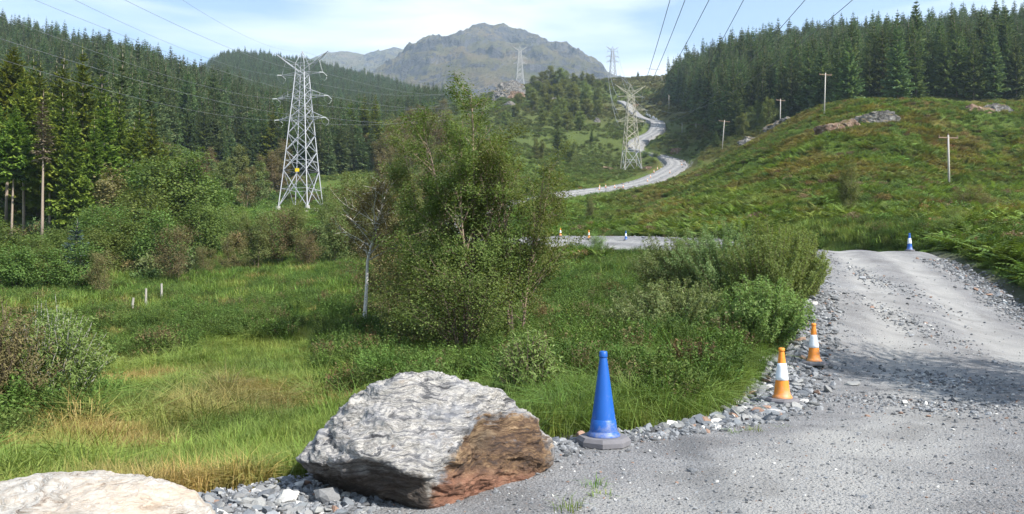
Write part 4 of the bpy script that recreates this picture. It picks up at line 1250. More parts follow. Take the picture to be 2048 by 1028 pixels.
x, y = polar(9000, 46, 230, 1.0, rng, R_(0), R_(-34))
px = pxof(x, y)
lim = np.interp(px, [-300, 0, 330, 640, 870, 905], [108, 112, 190, 215, 330, 400])
k = (y < lim) & (px < 900) & (fbm(x / 6, y / 9, None, 95, 3) > .08) & (y > np.interp(px, [0, 450, 700], [46, 58, 50])) & ~((np.abs(px - 555) < 115) & (y > 92) & (y < 165)) & ~((np.abs(px - 710) < 80) & (y > 140) & (y < 238))
x, y = x[k], y[k]; n = len(x)
pick = rng.integers(0, 4, n)
base = np.array([(.095, .155, .042), (.125, .145, .058), (.145, .122, .060), (.075, .125, .040)])[pick]
s_ = rng.uniform(1.4, 4.2, n) * (1 + np.clip(y - 60, 0, 150) / 260)
scatter("thicket", "tangled low scrub filling the ground between the valley trees", "undergrowth", np.stack([x, y, ground(x, y) - .1], -1),
        np.stack([rng.normal(0, .15, n), rng.normal(0, .15, n), rng.uniform(0, 6.28, n)], -1), np.stack([s_ * .9, s_ * .9, s_ * rng.uniform(.7, 1.3, n)], -1), jitter_tint(base, rng, .22), rng.integers(0, 4, n), SHRUB)
for px, d, h, lab in ((1133, 6.05, .20, "small bright weed tuft in the gravel at the bottom of the view"), (1190, 6.75, .14, "little weed tuft in the gravel below the blue cone"), (1203, 6.45, .10, "tiny weed sprig in the gravel just under the weed below the blue cone"),
                      (1505, 9.3, .13, "weed tuft on the gravel edge near the nearest orange cone"), (1462, 9.2, .10, "dry little tuft on the gravel edge between blue and orange cones"), (1560, 9.6, .07, "smallest weed in the gravel in front of the orange cone")):
    x, y, z = (px - 1024) / F * d, d, 0.0
    z = road_z(x, y)
    o = link("weed_tuft", gen_mat(gen_tuft(460 + px, 34, h, .10, 1.1, .0035), "weed_tuft", M_WEED)); o.location = (x, y, z)
    tag(o, lab, "weed")

# ------------------------------------------------------------------ stones
def rock_mesh(seed, name, mat, sub=1, squash=(1, .8, .55), rough=.28, facets=5):
    import bmesh
    bm = bmesh.new()
    bmesh.ops.create_icosphere(bm, subdivisions=sub, radius=.5)
    rg = np.random.default_rng(seed)
    co = np.array([v.co[:] for v in bm.verts])
    co *= (1 + rg.normal(0, rough * .35, (len(co), 1)))
    for _ in range(facets):                        # chop flat faces
        nrm = rg.normal(size=3); nrm /= np.linalg.norm(nrm)
        h = rg.uniform(.22, .40)
        dd = co @ nrm - h
        co -= np.maximum(dd, 0)[:, None] * nrm
    co *= np.array(squash)
    for v, c in zip(bm.verts, co): v.co = c
    me = bpy.data.meshes.new(name); bm.to_mesh(me); bm.free()
    me.materials.append(mat)
    return me
m, nt, out = new_mat("loose_stone")
ti = N(nt, "ShaderNodeAttribute", attribute_name='tint', attribute_type='INSTANCER')
tc = N(nt, "ShaderNodeTexCoord")
nn = noise(nt, 6, 5, .65, tc.outputs['Object'])
c = mix(nt, 1.0, ti.outputs['Color'], mix(nt, nn.outputs['Fac'], (.65, .65, .66), (1.3, 1.3, 1.28)), 'MULTIPLY')
pbsdf(nt, out, c, .85, .3, bump(nt, nn.outputs['Fac'], .4, .1))
M_STONE = m
def stone_mat(nm, col):
    m, nt, out = new_mat(nm)
    tc = N(nt, "ShaderNodeTexCoord"); oi = N(nt, "ShaderNodeObjectInfo")
    nn = noise(nt, 22, 6, .65, tc.outputs['Object'])
    c = mix(nt, nn.outputs['Fac'], tuple(v * .6 for v in col), tuple(min(.9, v * 1.35) for v in col))
    c = mix(nt, 1.0, c, mix(nt, oi.outputs['Random'], (.7, .7, .72), (1.25, 1.24, 1.2)), 'MULTIPLY')
    pbsdf(nt, out, c, .85, .3, bump(nt, nn.outputs['Fac'], .5, .01))
    return m
SM = [stone_mat("slate_stone", (.145, .158, .175)), stone_mat("grey_stone", (.225, .226, .224)), stone_mat("rusty_stone", (.29, .185, .135)), stone_mat("white_stone", (.50, .485, .46))]
STONES = [rock_mesh(500 + i, "gravel_stone", M_STONE, 1, ((1, .8, .5), (1, .65, .42), (1, .9, .65), (1, .7, .3), (1, .85, .45))[i]) for i in range(5)]
def stone_tint(n, rng):
    u = rng.uniform(0, 1, n)[:, None]
    g_ = rng.uniform(.10, .29, (n, 1)) * np.array((.97, 1.0, 1.05))
    c = np.where(u < .04, np.array((.25, .165, .125)), g_)
    return np.where(u > .955, np.array((.5, .49, .47)), c)
def edge_points(n, side, st0, st1, spread, rng):
    s_ = rng.uniform(st0, st1, n) * PER
    e = rl if side == 0 else rr
    o = rr if side == 0 else rl
    ix = np.arange(len(e))
    ex_, ey_ = np.interp(s_, ix, e[:, 0]), np.interp(s_, ix, e[:, 1])
    ox_, oy_ = np.interp(s_, ix, o[:, 0]), np.interp(s_, ix, o[:, 1])
    dx, dy = ox_ - ex_, oy_ - ey_; L = np.hypot(dx, dy)
    off = rng.normal(*spread, n)
    return ex_ + dx / L * off, ey_ + dy / L * off, off
sx, sy, ss = [], [], []
def add_st(x, y, size): sx.append(x); sy.append(y); ss.append(size)
def ln_(n, mean, sig, rng): return np.exp(rng.normal(math.log(mean), sig, n))
for side, a, b, n, sp, size in ((0, 3.6, 5.2, 3600, (.15, .38), .05), (0, 5.0, 6.3, 1700, (.05, .28), .05), (0, 6.2, 9.6, 9500, (-.35, .55), .088), (0, 9, 11.2, 2600, (-.3, .5), .09),
                                (1, 8.2, 10.6, 4200, (.25, .6), .075), (1, 6, 8.4, 900, (.2, .5), .07), (0, 12.3, 17.2, 7000, (-.9, .75), .16), (1, 12.3, 17, 800, (0, .4), .12),
                                (0, 21, 27, 2500, (.2, .8), .30), (1, 21, 27, 2500, (0, .9), .28), (0, 27, 33, 500, (0, .6), .3), (1, 27, 33, 500, (0, .6), .3)):
    x, y, off = edge_points(n, side, a, b, sp, rng)
    add_st(x, y, ln_(n, size, .5, rng) * .9)
# scattered small stones on the near surface
x, y = polar(26000, 5.2, 20, 1.6, rng, R_(36), R_(-24)); add_st(x, y, ln_(len(x), .016, .45, rng))
x, y = polar(5000, 5.2, 34, 1.3, rng, R_(36), R_(-24)); add_st(x, y, ln_(len(x), .032, .4, rng))
# loose heap between the wheel tracks
for cx, cy, rx_, ry_, n, sz in ((6.1, 11.2, 1.1, .9, 900, .045), (7.4, 13.8, .9, 1.3, 800, .045), (5.0, 11.8, .8, .5, 350, .035), (9.8, 20, .7, 2.6, 800, .05), (12.0, 26, .7, 3.5, 800, .06)):
    add_st(rng.normal(cx, rx_ * .6, n), rng.normal(cy, ry_ * .6, n), ln_(n, sz, .45, rng))
# heap beside the two boulders
add_st(rng.uniform(-2.6, -1.0, 700), rng.normal(6.15, .22, 700), ln_(700, .065, .5, rng))
sx, sy, ss = np.concatenate(sx), np.concatenate(sy), np.concatenate(ss)
k = (sy > 4) & (ss < .7)
sx, sy, ss = sx[k], sy[k], ss[k]
onroad = road_dist(sx, sy) < .33
k = onroad | (ss > .03)
sx, sy, ss, onroad = sx[k], sy[k], ss[k], onroad[k]
sz = np.array([road_z(a, b) if o else 0 for a, b, o in zip(sx, sy, onroad)])
sz = np.where(onroad, sz, ground(sx, sy)) + ss * .08
spx = pxof(sx, sy)
spy = 565 - F * (sz - CAMZ) / sy
inview = (spx > -10) & (spx < 2058) & (spy < 1035) & (ss > .025)
rank = np.where(inview, ss / sy, 0)
o_ = np.argsort(-rank)
big, small = o_[:285], o_[285:]
SHAPES = [[rock_mesh(520 + i + 10 * j, "stone", SM[j], 2 if i < 2 else 1, ((1, .75, .42), (1, .6, .5), (1, .85, .3))[i], .3, 8) for i in range(3)] for j in range(4)]
for i in big:
    j = rnd.choices((0, 1, 2, 3), (5, 5, .9, .6))[0]
    o = link("stone", SHAPES[j][rnd.randrange(3)], road)
    o.location = (sx[i], sy[i], sz[i]); o.scale = (min(ss[i], .30),) * 3
    o.rotation_euler = (rnd.gauss(0, .35), rnd.gauss(0, .35), rnd.uniform(0, 6.28))
n = len(small)
scatter("gravel", "loose grey gravel and broken stone along the track edges", "gravel", np.stack([sx, sy, sz], -1)[small],
        np.stack([rng.normal(0, .4, n), rng.normal(0, .4, n), rng.uniform(0, 6.28, n)], -1), np.repeat(ss[small][:, None], 3, 1), stone_tint(n, rng), rng.integers(0, 5, n), STONES)
# rubble spread under the silver pylon
n = 1500
x, y = rng.normal(-43.5, 4.2, n), rng.normal(148, 3.0, n)
scatter("rubble", "pinkish grey rubble spread in front of the silver pylon", "rubble", np.stack([x, y, ground(x, y) + .05], -1), np.stack([rng.normal(0, .4, n), rng.normal(0, .4, n), rng.uniform(0, 6.28, n)], -1),
        np.repeat(ln_(n, .42, .5, rng)[:, None], 3, 1), np.clip(rng.uniform(.25, .48, (n, 1)) * np.array((1.08, .96, .92)), 0, 1), rng.integers(0, 5, n), STONES)

# ------------------------------------------------------------------ boulders
def boulder_mat(name, white, brown):
    m, nt, out = new_mat(name)
    tc = N(nt, "ShaderNodeTexCoord")
    w1 = noise(nt, 1.3, 4, .5, tc.outputs['Object']); w2 = noise(nt, 6.5, 4, .6, tc.outputs['Object'])
    vm = N(nt, "ShaderNodeVectorMath", operation='MULTIPLY_ADD')
    nt.links.new(w1.outputs['Color'], vm.inputs[0]); vm.inputs[1].default_value = (.42, .42, .42); nt.links.new(tc.outputs['Object'], vm.inputs[2])
    vm2 = N(nt, "ShaderNodeVectorMath", operation='MULTIPLY_ADD')
    nt.links.new(w2.outputs['Color'], vm2.inputs[0]); vm2.inputs[1].default_value = (.075, .075, .075); nt.links.new(vm.outputs[0], vm2.inputs[2])
    mp = N(nt, "ShaderNodeMapping"); mp.inputs['Rotation'].default_value = (R_(25), R_(-14), 0); mp.inputs['Scale'].default_value = (.9, .9, 10.5)
    nt.links.new(vm2.outputs[0], mp.inputs['Vector'])
    st = noise(nt, 3.2, 9, .68, mp.outputs[0])
    fine = noise(nt, 60, 4, .6, tc.outputs['Object'])
    if white:
        c = ramp(nt, st.outputs['Fac'], [(.36, (.13, .10, .08)), (.42, (.36, .31, .26)), (.5, (.45, .43, .395)), (.58, (.32, .27, .22)), (.61, (.47, .45, .42))])
        sp = noise(nt, 2.4, 3, .5, tc.outputs['Object'])
        c = mix(nt, ramp(nt, sp.outputs['Fac'], [(.5, (0, 0, 0)), (.72, (.6, .6, .6))]), c, (.54, .42, .31))
    else:
        c = ramp(nt, st.outputs['Fac'], [(.34, (.035, .034, .036)), (.43, (.12, .118, .12)), (.48, (.26, .25, .245)), (.52, (.45, .425, .385)), (.56, (.13, .122, .115)), (.61, (.35, .33, .30)), (.70, (.47, .45, .41))])
        bl = noise(nt, 2.2, 4, .6, tc.outputs['Object'])
        c = mix(nt, ramp(nt, bl.outputs['Fac'], [(.5, (0, 0, 0)), (.68, (.6, .6, .6))]), c, (.24, .25, .28))
        ms = noise(nt, 4.5, 5, .6, tc.outputs['Object'])
        c = mix(nt, ramp(nt, ms.outputs['Fac'], [(.66, (0, 0, 0)), (.72, (.8, .8, .8))]), c, (.16, .10, .055))
    if brown:
        sa = N(nt, "ShaderNodeAttribute", attribute_name='stain')
        ra = N(nt, "ShaderNodeAttribute", attribute_name='ruddy')
        bn = noise(nt, 5, 7, .68, mp.outputs[0])
        bn2 = noise(nt, 3.0, 6, .65, tc.outputs['Object'])
        bc = ramp(nt, math_(nt, 'ADD', math_(nt, 'MULTIPLY', bn.outputs['Fac'], .5), math_(nt, 'MULTIPLY', bn2.outputs['Fac'], .5)), [(.37, (.018, .011, .008)), (.46, (.052, .028, .016)), (.53, (.125, .072, .036)), (.62, (.27, .185, .105))])
        rc = ramp(nt, bn2.outputs['Fac'], [(.35, (.125, .052, .03)), (.55, (.215, .10, .06)), (.7, (.33, .20, .135))])
        bc = mix(nt, ra.outputs['Fac'], bc, rc)
        sf = math_(nt, 'ADD', sa.outputs['Fac'], math_(nt, 'MULTIPLY', math_(nt, 'ADD', math_(nt, 'SUBTRACT', w2.outputs['Fac'], .5), math_(nt, 'MULTIPLY', math_(nt, 'SUBTRACT', st.outputs['Fac'], .5), 1.6)), 1.3))
        c = mix(nt, ramp(nt, sf, [(.30, (0, 0, 0)), (.72, (.96, .96, .96))]), c, bc)
        so = N(nt, "ShaderNodeAttribute", attribute_name='soil_and_shade')
        soc = ramp(nt, bn.outputs['Fac'], [(.35, (.016, .012, .010)), (.5, (.040, .029, .022)), (.65, (.085, .068, .056))])  # dirt browns, darkened so they also stand in for underside shade
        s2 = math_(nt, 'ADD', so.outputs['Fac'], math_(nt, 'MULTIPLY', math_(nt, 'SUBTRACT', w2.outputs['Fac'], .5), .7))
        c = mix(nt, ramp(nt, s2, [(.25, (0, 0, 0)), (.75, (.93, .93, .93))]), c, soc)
    h = math_(nt, 'ADD', st.outputs['Fac'], math_(nt, 'MULTIPLY', fine.outputs['Fac'], .12))
    pbsdf(nt, out, c, .82, .3, bump(nt, h, .85, .06))
    return m

def make_boulder(name, label, pts, mat, subdiv, seed, amp, stain=None, strata=.0):
    import bmesh
    bm = bmesh.new()
    pts = np.array(pts); org = pts.mean(0)
    for p in pts - org: bm.verts.new(p)
    bmesh.ops.convex_hull(bm, input=bm.verts)
    loose = [v for v in bm.verts if not v.link_faces]
    bmesh.ops.delete(bm, geom=loose, context='VERTS')
    bmesh.ops.triangulate(bm, faces=bm.faces[:])
    for k in range(subdiv):
        bmesh.ops.subdivide_edges(bm, edges=[e for e in bm.edges if e.calc_length() > .022], cuts=1, use_grid_fill=True, smooth=0)
        bmesh.ops.triangulate(bm, faces=[f for f in bm.faces if len(f.verts) > 3])
        if k in (2, 3, 4):
            bmesh.ops.smooth_vert(bm, verts=bm.verts, factor=.22, use_axis_x=True, use_axis_y=True, use_axis_z=True)
    bm.normal_update()
    co = np.array([v.co[:] for v in bm.verts]); no = np.array([v.normal[:] for v in bm.verts])
    x, y, z = co.T
    f1 = fbm(x / .55, y / .55, z / .55, seed, 3)
    f2 = fbm(x / .16 + f1, y / .16, z / .07 + 1.5 * f1, seed + 3, 4, .55, True)
    f3 = fbm(x / .045, y / .045, z / .03, seed + 5, 2)
    disp = amp * (1.0 * f1 + .62 * f2 + .16 * f3)
    q = z * 5.0 + x * 1.6 + 1.1 * f1
    disp += strata * (np.abs((q % 1) - .5) * 2 - .5)
    st = stain(co + org, no) if stain else None
    if st is not None: disp -= st[2]
    co = co + no * disp[:, None]
    for v, c in zip(bm.verts, co): v.co = c
    me = bpy.data.meshes.new(name); bm.to_mesh(me); bm.free()
    me.materials.append(mat)
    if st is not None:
        for nm, v in (('stain', st[0]), ('ruddy', st[1]), ('soil_and_shade', st[3])):
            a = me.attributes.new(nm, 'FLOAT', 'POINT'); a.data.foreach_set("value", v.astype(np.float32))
    me.polygons.foreach_set("use_smooth", np.full(len(me.polygons), True))
    o = link(name, me); o.location = org
    return tag(o, label, "boulder")
HB = [P(*q) for q in ((596,922,6.55),(604,898,6.7),(642,862,6.85),(700,808,6.95),(782,763,7.05),(862,749,7.15),(932,768,7.15),(1003,788,7.25),(1064,828,7.4),(1107,882,7.45),(1106,912,7.35),(1080,958,7.2),
                      (947,788,6.8),(925,868,6.4),(905,905,6.2),(838,938,5.93),(742,914,6.03),(640,925,6.35),(858,1030,6.12),(660,984,7.0),(715,998,6.9),(790,1016,6.68),(1000,990,6.75),(930,1006,6.4),
                      (720,800,8.2),(860,776,8.4),(1000,828,8.3),(1082,890,8.0),(640,900,7.8),(700,960,7.9),(1050,950,7.9))]
def hero_stain(co, no):
    # the broken side, right of the prow edge, stained by earth; lowest part ruddy
    px = 1024 + F * co[:, 0] / co[:, 1]; py = 565 - F * (co[:, 2] - CAMZ) / co[:, 1]
    edge = np.interp(py, [750, 795, 850, 880, 905, 960, 1020], [1010, 955, 950, 925, 905, 875, 850])
    a = sstep(-25, 25, px - edge) * sstep(.38, -.10, no[:, 2] - .55 + .15 * np.sin(px * .03))
    lid = sstep(800, 850, py) * (1 - sstep(1075, 1110, px) * .6)
    s_ = np.clip(a * lid, 0, 1)
    soil_and_shade = sstep(.02, -.4, no[:, 2]) * (1 - a) * (.55 + .45 * sstep(930, 965, py))  # underside dirt, with the shade of the overhang painted into its colour
    rud = sstep(925, 965, py) * a
    hollow = .15 * np.exp(-((px - 985) / 45) ** 2 - ((py - 880) / 45) ** 2) * a
    peat = .62 * np.exp(-((px - 990 + (py - 870) * .35) / 34) ** 2 - ((py - 868) / 42) ** 2) * a
    peat = np.maximum(peat, .5 * np.exp(-((px - 925 + (py - 930) * .5) / 14) ** 2 - ((py - 935) / 45) ** 2) * a)
    return s_, rud, hollow, np.maximum(soil_and_shade, peat)
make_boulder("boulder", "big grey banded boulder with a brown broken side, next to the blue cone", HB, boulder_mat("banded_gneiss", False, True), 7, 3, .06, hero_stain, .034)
WB = [P(*q) for q in ((-160,1010,5.0),(-60,985,4.95),(0,1000,4.7),(40,975,4.8),(110,948,4.9),(190,941,5.0),(260,947,5.05),(330,968,5.05),(390,990,5.05),(428,1022,5.0),(440,1090,4.9),(300,1100,4.5),(100,1110,4.3),(-100,1100,4.4),
                      (60,960,5.7),(200,950,5.9),(350,985,5.7),(420,1030,5.5),(-120,1010,5.6),(200,1010,4.55),(330,1020,4.7),(60,1030,4.45),(-220,1080,5.2),(440,1090,5.4),(0,1080,5.9),(300,1080,5.9))]
make_boulder("boulder", "cream white boulder at the bottom left corner", WB, boulder_mat("pale_quartz_rock", True, False), 7, 9, .04, None, .02)

# rock outcrops and far boulders
M_OUT = boulder_mat("weathered_outcrop", False, False)
def mat_out(name, a, b, c_, sc):
    m, nt, out = new_mat(name)
    geo = N(nt, "ShaderNodeNewGeometry"); sep = N(nt, "ShaderNodeSeparateXYZ"); nt.links.new(geo.outputs['Normal'], sep.inputs[0])
    nn = noise(nt, sc, 7, .7, geo.outputs['Position']); n2 = noise(nt, sc * .35, 5, .6, geo.outputs['Position'])
    col = ramp(nt, nn.outputs['Fac'], [(.35, a), (.52, b), (.68, c_)])
    veg = ramp(nt, math_(nt, 'ADD', sep.outputs[2], math_(nt, 'MULTIPLY', math_(nt, 'SUBTRACT', n2.outputs['Fac'], .5), 2.2)), [(.72, (0, 0, 0)), (.86, (1, 1, 1))])
    col = mix(nt, veg, col, (.15, .115, .05))
    pbsdf(nt, out, col, .95, .15, bump(nt, nn.outputs['Fac'], 1.0, .5))
    return m
M_OUTG = mat_out("lichened_rock", (.045, .043, .045), (.135, .128, .122), (.31, .295, .28), 1.1)
M_OUTB = mat_out("brown_earthy_rock", (.09, .055, .04), (.19, .125, .09), (.34, .28, .23), 1.3)
def outcrop(px, d, w, dep, h, seed, mat, label, dz=0.0, rz=0.0):
    import bmesh
    bm = bmesh.new()
    bmesh.ops.create_icosphere(bm, subdivisions=5, radius=1)
    co = np.array([v.co[:] for v in bm.verts])
    rg = np.random.default_rng(seed)
    for _ in range(9):
        nrm = rg.normal(size=3); nrm[2] = abs(nrm[2]); nrm /= np.linalg.norm(nrm)
        dd = co @ nrm - rg.uniform(.5, .8); co -= np.maximum(dd, 0)[:, None] * nrm
    co *= np.array((w / 2, dep / 2, h))
    L = max(w, dep) / 5
    nz = fbm(co[:, 0] / L + seed, co[:, 1] / L, co[:, 2] / (L * .5), seed, 5, .6, True)
    nr = co / (np.linalg.norm(co, axis=1)[:, None] + 1e-6)
    co = co + nr * (nz * L * .42)[:, None]
    for v, c in zip(bm.verts, co): v.co = c
    me = bpy.data.meshes.new("rock_outcrop"); bm.to_mesh(me); bm.free(); me.materials.append(mat)
    o = link("rock_outcrop", me)
    x, y, z = at(px, d)
    o.location = (x, y, z - h * .25 + dz); o.rotation_euler = (0, 0, rz)
    return tag(o, label, "rock outcrop")
outcrop(1585, 205, 14, 6, 3.2, 1, M_OUTG, "pale grey slab breaking the slope below a wooden pole")
outcrop(1512, 222, 9, 5, 2.4, 2, M_OUTG, "small dark rock ledge at the low end of the bracken hill")
outcrop(1695, 140, 10, 6, 3.4, 3, M_OUTB, "brown broken rock face on the bracken hill, left of a paler slab")
outcrop(1740, 144, 11, 6, 3.6, 4, M_OUTG, "pale rock slab on the bracken hill, right of the brown face")
outcrop(1995, 157, 11, 6, 3.8, 5, M_OUTG, "whitish rock crown at the top right of the bracken hill")
outcrop(1955, 155, 7, 4, 2.4, 6, M_OUTB, "dark heathery rock left of the whitish rock crown")
outcrop(1010, 512, 26, 16, 18, 7, M_OUTG, "large dark crag at the left end of the knoll", 3)
outcrop(1030, 500, 14, 9, 8, 8, M_OUTB, "brown crag below the large one on the knoll")
outcrop(1100, 478, 10, 7, 7, 9, M_OUTG, "grey rock among the birches of the knoll")
outcrop(1020, 452, 10, 6, 5, 10, M_OUTG, "pale boulder group at the foot of the knoll", .5)
outcrop(868, 392, 7, 5, 4, 11, M_OUTG, "whitish boulder on the slope behind the top of the tall birch", 1)
outcrop(1195, 398, 4.5, 3, 2.4, 12, M_OUTG, "pale boulder on the green slope beside the upper track", .3)
outcrop(1242, 198, 3.8, 2.2, 1.5, 13, M_OUTB, "reddish brown boulder on the edge of the lower track bend", .3)
outcrop(1214, 268, 7, 4, 2.0, 14, M_OUTB, "brown peat and rock mound left of the cream pylon")
outcrop(1296, 262, 4.5, 3, 1.3, 15, M_OUTB, "small brown mound right of the cream pylon")
outcrop(1358, 292, 8, 5, 2.2, 16, M_OUTB, "brown cut bank at the top of the lower track loop")
outcrop(674, 240, 4, 2.4, 1.8, 17, M_OUTG, "grey boulder on the meadow right of the silver pylon", .3)
outcrop(1276, 462, 6, 4, 3, 18, M_OUTB, "dark rock beside the upper track bend")
outcrop(1232, 615, 12, 5, 2.5, 19, M_OUTG, "pale slab just under the skyline")

# ------------------------------------------------------------------ traffic cones
def mat_scuffed(name, col, rough):
    m, nt, out = new_mat(name)
    tc = N(nt, "ShaderNodeTexCoord"); oi = N(nt, "ShaderNodeObjectInfo")
    vm = N(nt, "ShaderNodeVectorMath", operation='ADD')
    nt.links.new(tc.outputs['Object'], vm.inputs[0]); nt.links.new(oi.outputs['Random'], vm.inputs[1])
    a = noise(nt, 9, 8, .72, vm.outputs[0], .8); b = noise(nt, 34, 6, .7, vm.outputs[0], .4)
    sp = N(nt, "ShaderNodeSeparateXYZ"); nt.links.new(tc.outputs['Object'], sp.inputs[0])
    lowd = ramp(nt, sp.outputs[2], [(.06, (.16, .16, .16)), (.32, (0, 0, 0))])      # road splash on the lower part
    f = math_(nt, 'ADD', math_(nt, 'MULTIPLY', a.outputs['Fac'], .6), math_(nt, 'MULTIPLY', b.outputs['Fac'], .4))
    f = math_(nt, 'ADD', f, lowd)
    dirt = ramp(nt, f, [(.555, (0, 0, 0)), (.70, (.5, .5, .5))])
    c = mix(nt, a.outputs['Fac'], tuple(v * .8 for v in col), tuple(min(1, v * 1.18) for v in col))
    c = mix(nt, dirt, c, (.26, .25, .235))
    pbsdf(nt, out, c, math_(nt, 'MULTIPLY_ADD', b.outputs['Fac'], .35, rough - .12), .4, bump(nt, b.outputs['Fac'], .08, .01))
    return m
M_BLUE = mat_scuffed("blue_plastic", (.007, .085, .36), .40)
M_ORANGE = mat_scuffed("orange_plastic", (.72, .235, .025), .5)
M_SLEEVE = mat_scuffed("white_reflective_sleeve", (.70, .73, .76), .45)
M_RUBBER = mat_plain("grey_rubber_base", (.145, .14, .15), .9, .25, .3, 10, bumpy=.25)
def cone_meshes(h, r_low, r_top, base_r, base_h, sides, main, sleeve=None, collar=None, oblong=1.0, band=None):
    """list of (part name, mesh)"""
    parts = []
    b = MB()
    ph = math.pi / sides
    b.lathe([(0, 0), (base_r, 0), (base_r * 1.0, base_h * .55), (base_r * .90, base_h), (r_low * .6, base_h + .002)], sides, 0, .5, ph)
    V = b.V[0]; V[:, 0] *= oblong
    parts.append(("base", b.mesh("base", [M_RUBBER])))
    prof = lambda z: r_low + (r_top - r_low) * max(0.0, (z - base_h) / (h - base_h)) ** .96
    body = MB()
    body.lathe([(r_low * 1.16, base_h + .003), (r_low * 1.16, base_h + .016), (r_low * 1.03, base_h + .04)] + [(prof(z), z) for z in np.linspace(base_h + .06, h - .01, 10)] + [(r_top * .85, h), (r_top * .6, h - .01), (r_top * .55, h - .06)], 40)
    parts.append(("body", body.mesh("body", [main], True)))
    if sleeve:
        sl = MB(); z0, z1 = [base_h + (h - base_h) * q for q in sleeve[:2]]
        sl.lathe([(prof(z0) + .001, z0)] + [(prof(z) + .005, z) for z in np.linspace(z0 + .002, z1 - .002, 6)] + [(prof(z1) + .001, z1)], 40)
        parts.append(("sleeve", sl.mesh("sleeve", [M_SLEEVE], True)))
    if collar:
        c = MB(); z0 = h - collar
        c.lathe([(r_top * 1.0, z0 - .012), (r_top * 1.42, z0 - .008), (r_top * 1.46, z0 + .005), (r_top * 1.40, h - .004), (r_top * 1.1, h + .004), (r_top * .7, h + .005), (r_top * .6, h - .03)], 32)
        parts.append(("collar", c.mesh("collar", [main], True)))
    if band:
        c = MB(); z0 = base_h + (h - base_h) * band
        c.lathe([(prof(z0) + .0005, z0), (prof(z0 - .004) + .0035, z0 - .004), (prof(base_h + .045) + .0035, base_h + .045), (prof(base_h + .03), base_h + .035)], 40)
        parts.append(("foot_band", c.mesh("foot_band", [main], True)))
    return parts
CONE_BLUE = cone_meshes(.965, .150, .030, .285, .085, 8, M_BLUE, None, .055, 1.0, .20)
CONE_OR = cone_meshes(.75, .118, .030, .235, .060, 8, M_ORANGE, (.36, .70), .035)
CONE_BW = cone_meshes(.78, .118, .030, .21, .060, 8, M_BLUE, (.36, .70), .035)
def cone(parts, px, d, label, group=None, rz=0.0, sc=1.0, tilt=0.0):
    x, y = (px - 1024) / F * d, d
    z = road_z(x, y) if road_dist(x, y) < .9 else float(ground(x, y))
    t = thing("traffic_cone", label, "traffic cone", (x, y, z + (.035 if 9 < d < 20 else .008)), rz, group, sc)
    t.rotation_euler = (tilt * .6, tilt, rz)
    for nm, me in parts: link(nm, me, t)
    return t
cone(CONE_BLUE, 1206, 8.48, "tall plain blue traffic cone on a grey eight-sided base beside the big boulder", None, .25)
cone(CONE_OR, 1561.5, 11.25, "nearest orange and white traffic cone, on the gravel edge in front of its twin", None, .2)
cone(CONE_OR, 1626, 14.8, "orange and white traffic cone further along the gravel edge, beside the stone bank", None, .5)
cone(CONE_BW, 1820, 35.2, "blue traffic cone with white sleeve on the crest of the near track", None, .1)
cone(CONE_BW, 1515, 47, "blue and white traffic cone half hidden behind the willow bushes", None, .2, 1, .1)
cone(CONE_BW, 1252, 66, "blue and white traffic cone on the distant bend, right of the round bush", None, .1)
cone(CONE_OR, 1178, 69.5, "orange and white cone on the distant bend, just left of the round bush", None, .6)
cone(CONE_OR, 1121, 73.5, "orange and white cone at the left end of the visible distant bend", None, .6)
for px, d in ((1200,194),(1212,196),(1230,198),(1199,190),(1247,199),(1296,212),(1302,220),(1309,229),(1316,238),(1323,248),(1365,248),(1341,226)):
    # nudge onto the track edge
    x, y = (px - 1024) / F * d, d
    cone(CONE_OR, px, d, "small orange and white traffic cone along the edge of the far track loop", "traffic cones along the far track loop", rnd.uniform(0, 1), 1.25)

order_labels("traffic cones along the far track loop", "small orange and white cone on the far track loop, {n} of them from the left", ())
# ------------------------------------------------------------------ fence posts and wooden poles
M_WOOD = mat_plain("weathered_grey_wood", (.30, .28, .245), .9, .15, .35, 9, bumpy=.4)
M_POLE = mat_plain("pale_pole_wood", (.37, .345, .31), .85, .2, .25, 5, bumpy=.2)
M_ARM = mat_plain("brown_crossarm_wood", (.20, .14, .10), .9, .2, .3, 6)
M_INS = mat_plain("brown_glazed_ceramic", (.13, .07, .05), .3, .5, .2, 10)
for i, (px, yb, yt, d, lab) in enumerate(((265,629,600,35.5,"leftmost upright grey fence post of the broken fence in the field"), (293,618,580,37.5,"tallest grey fence post of the broken fence"), (324,604,571,40,"upright grey fence post at the right of the tall ones"),
                                          (350,602,592,42,"short stump of a fence post right of the upright ones"), (228,655,644,30.5,"short fence post stump left of the upright ones"), (246,650,644,32,"tiny fence post stump between the short one and the upright ones"))):
    x, y, z = at(px, d)
    h = (yb - yt) / F * d * 1.25
    mb = MB(); mb.tube([(0, 0, -.25), (.01, 0, h * .5), (.03, .01, h)], [.055, .052, .047], 7)
    top = MB()
    o = link("fence_post", mb.mesh("fence_post", [M_WOOD])); o.location = (x, y, z); o.rotation_euler = (0, rnd.uniform(-.04, .07), i)
    tag(o, lab, "fence post", "posts of the broken fence in the field")
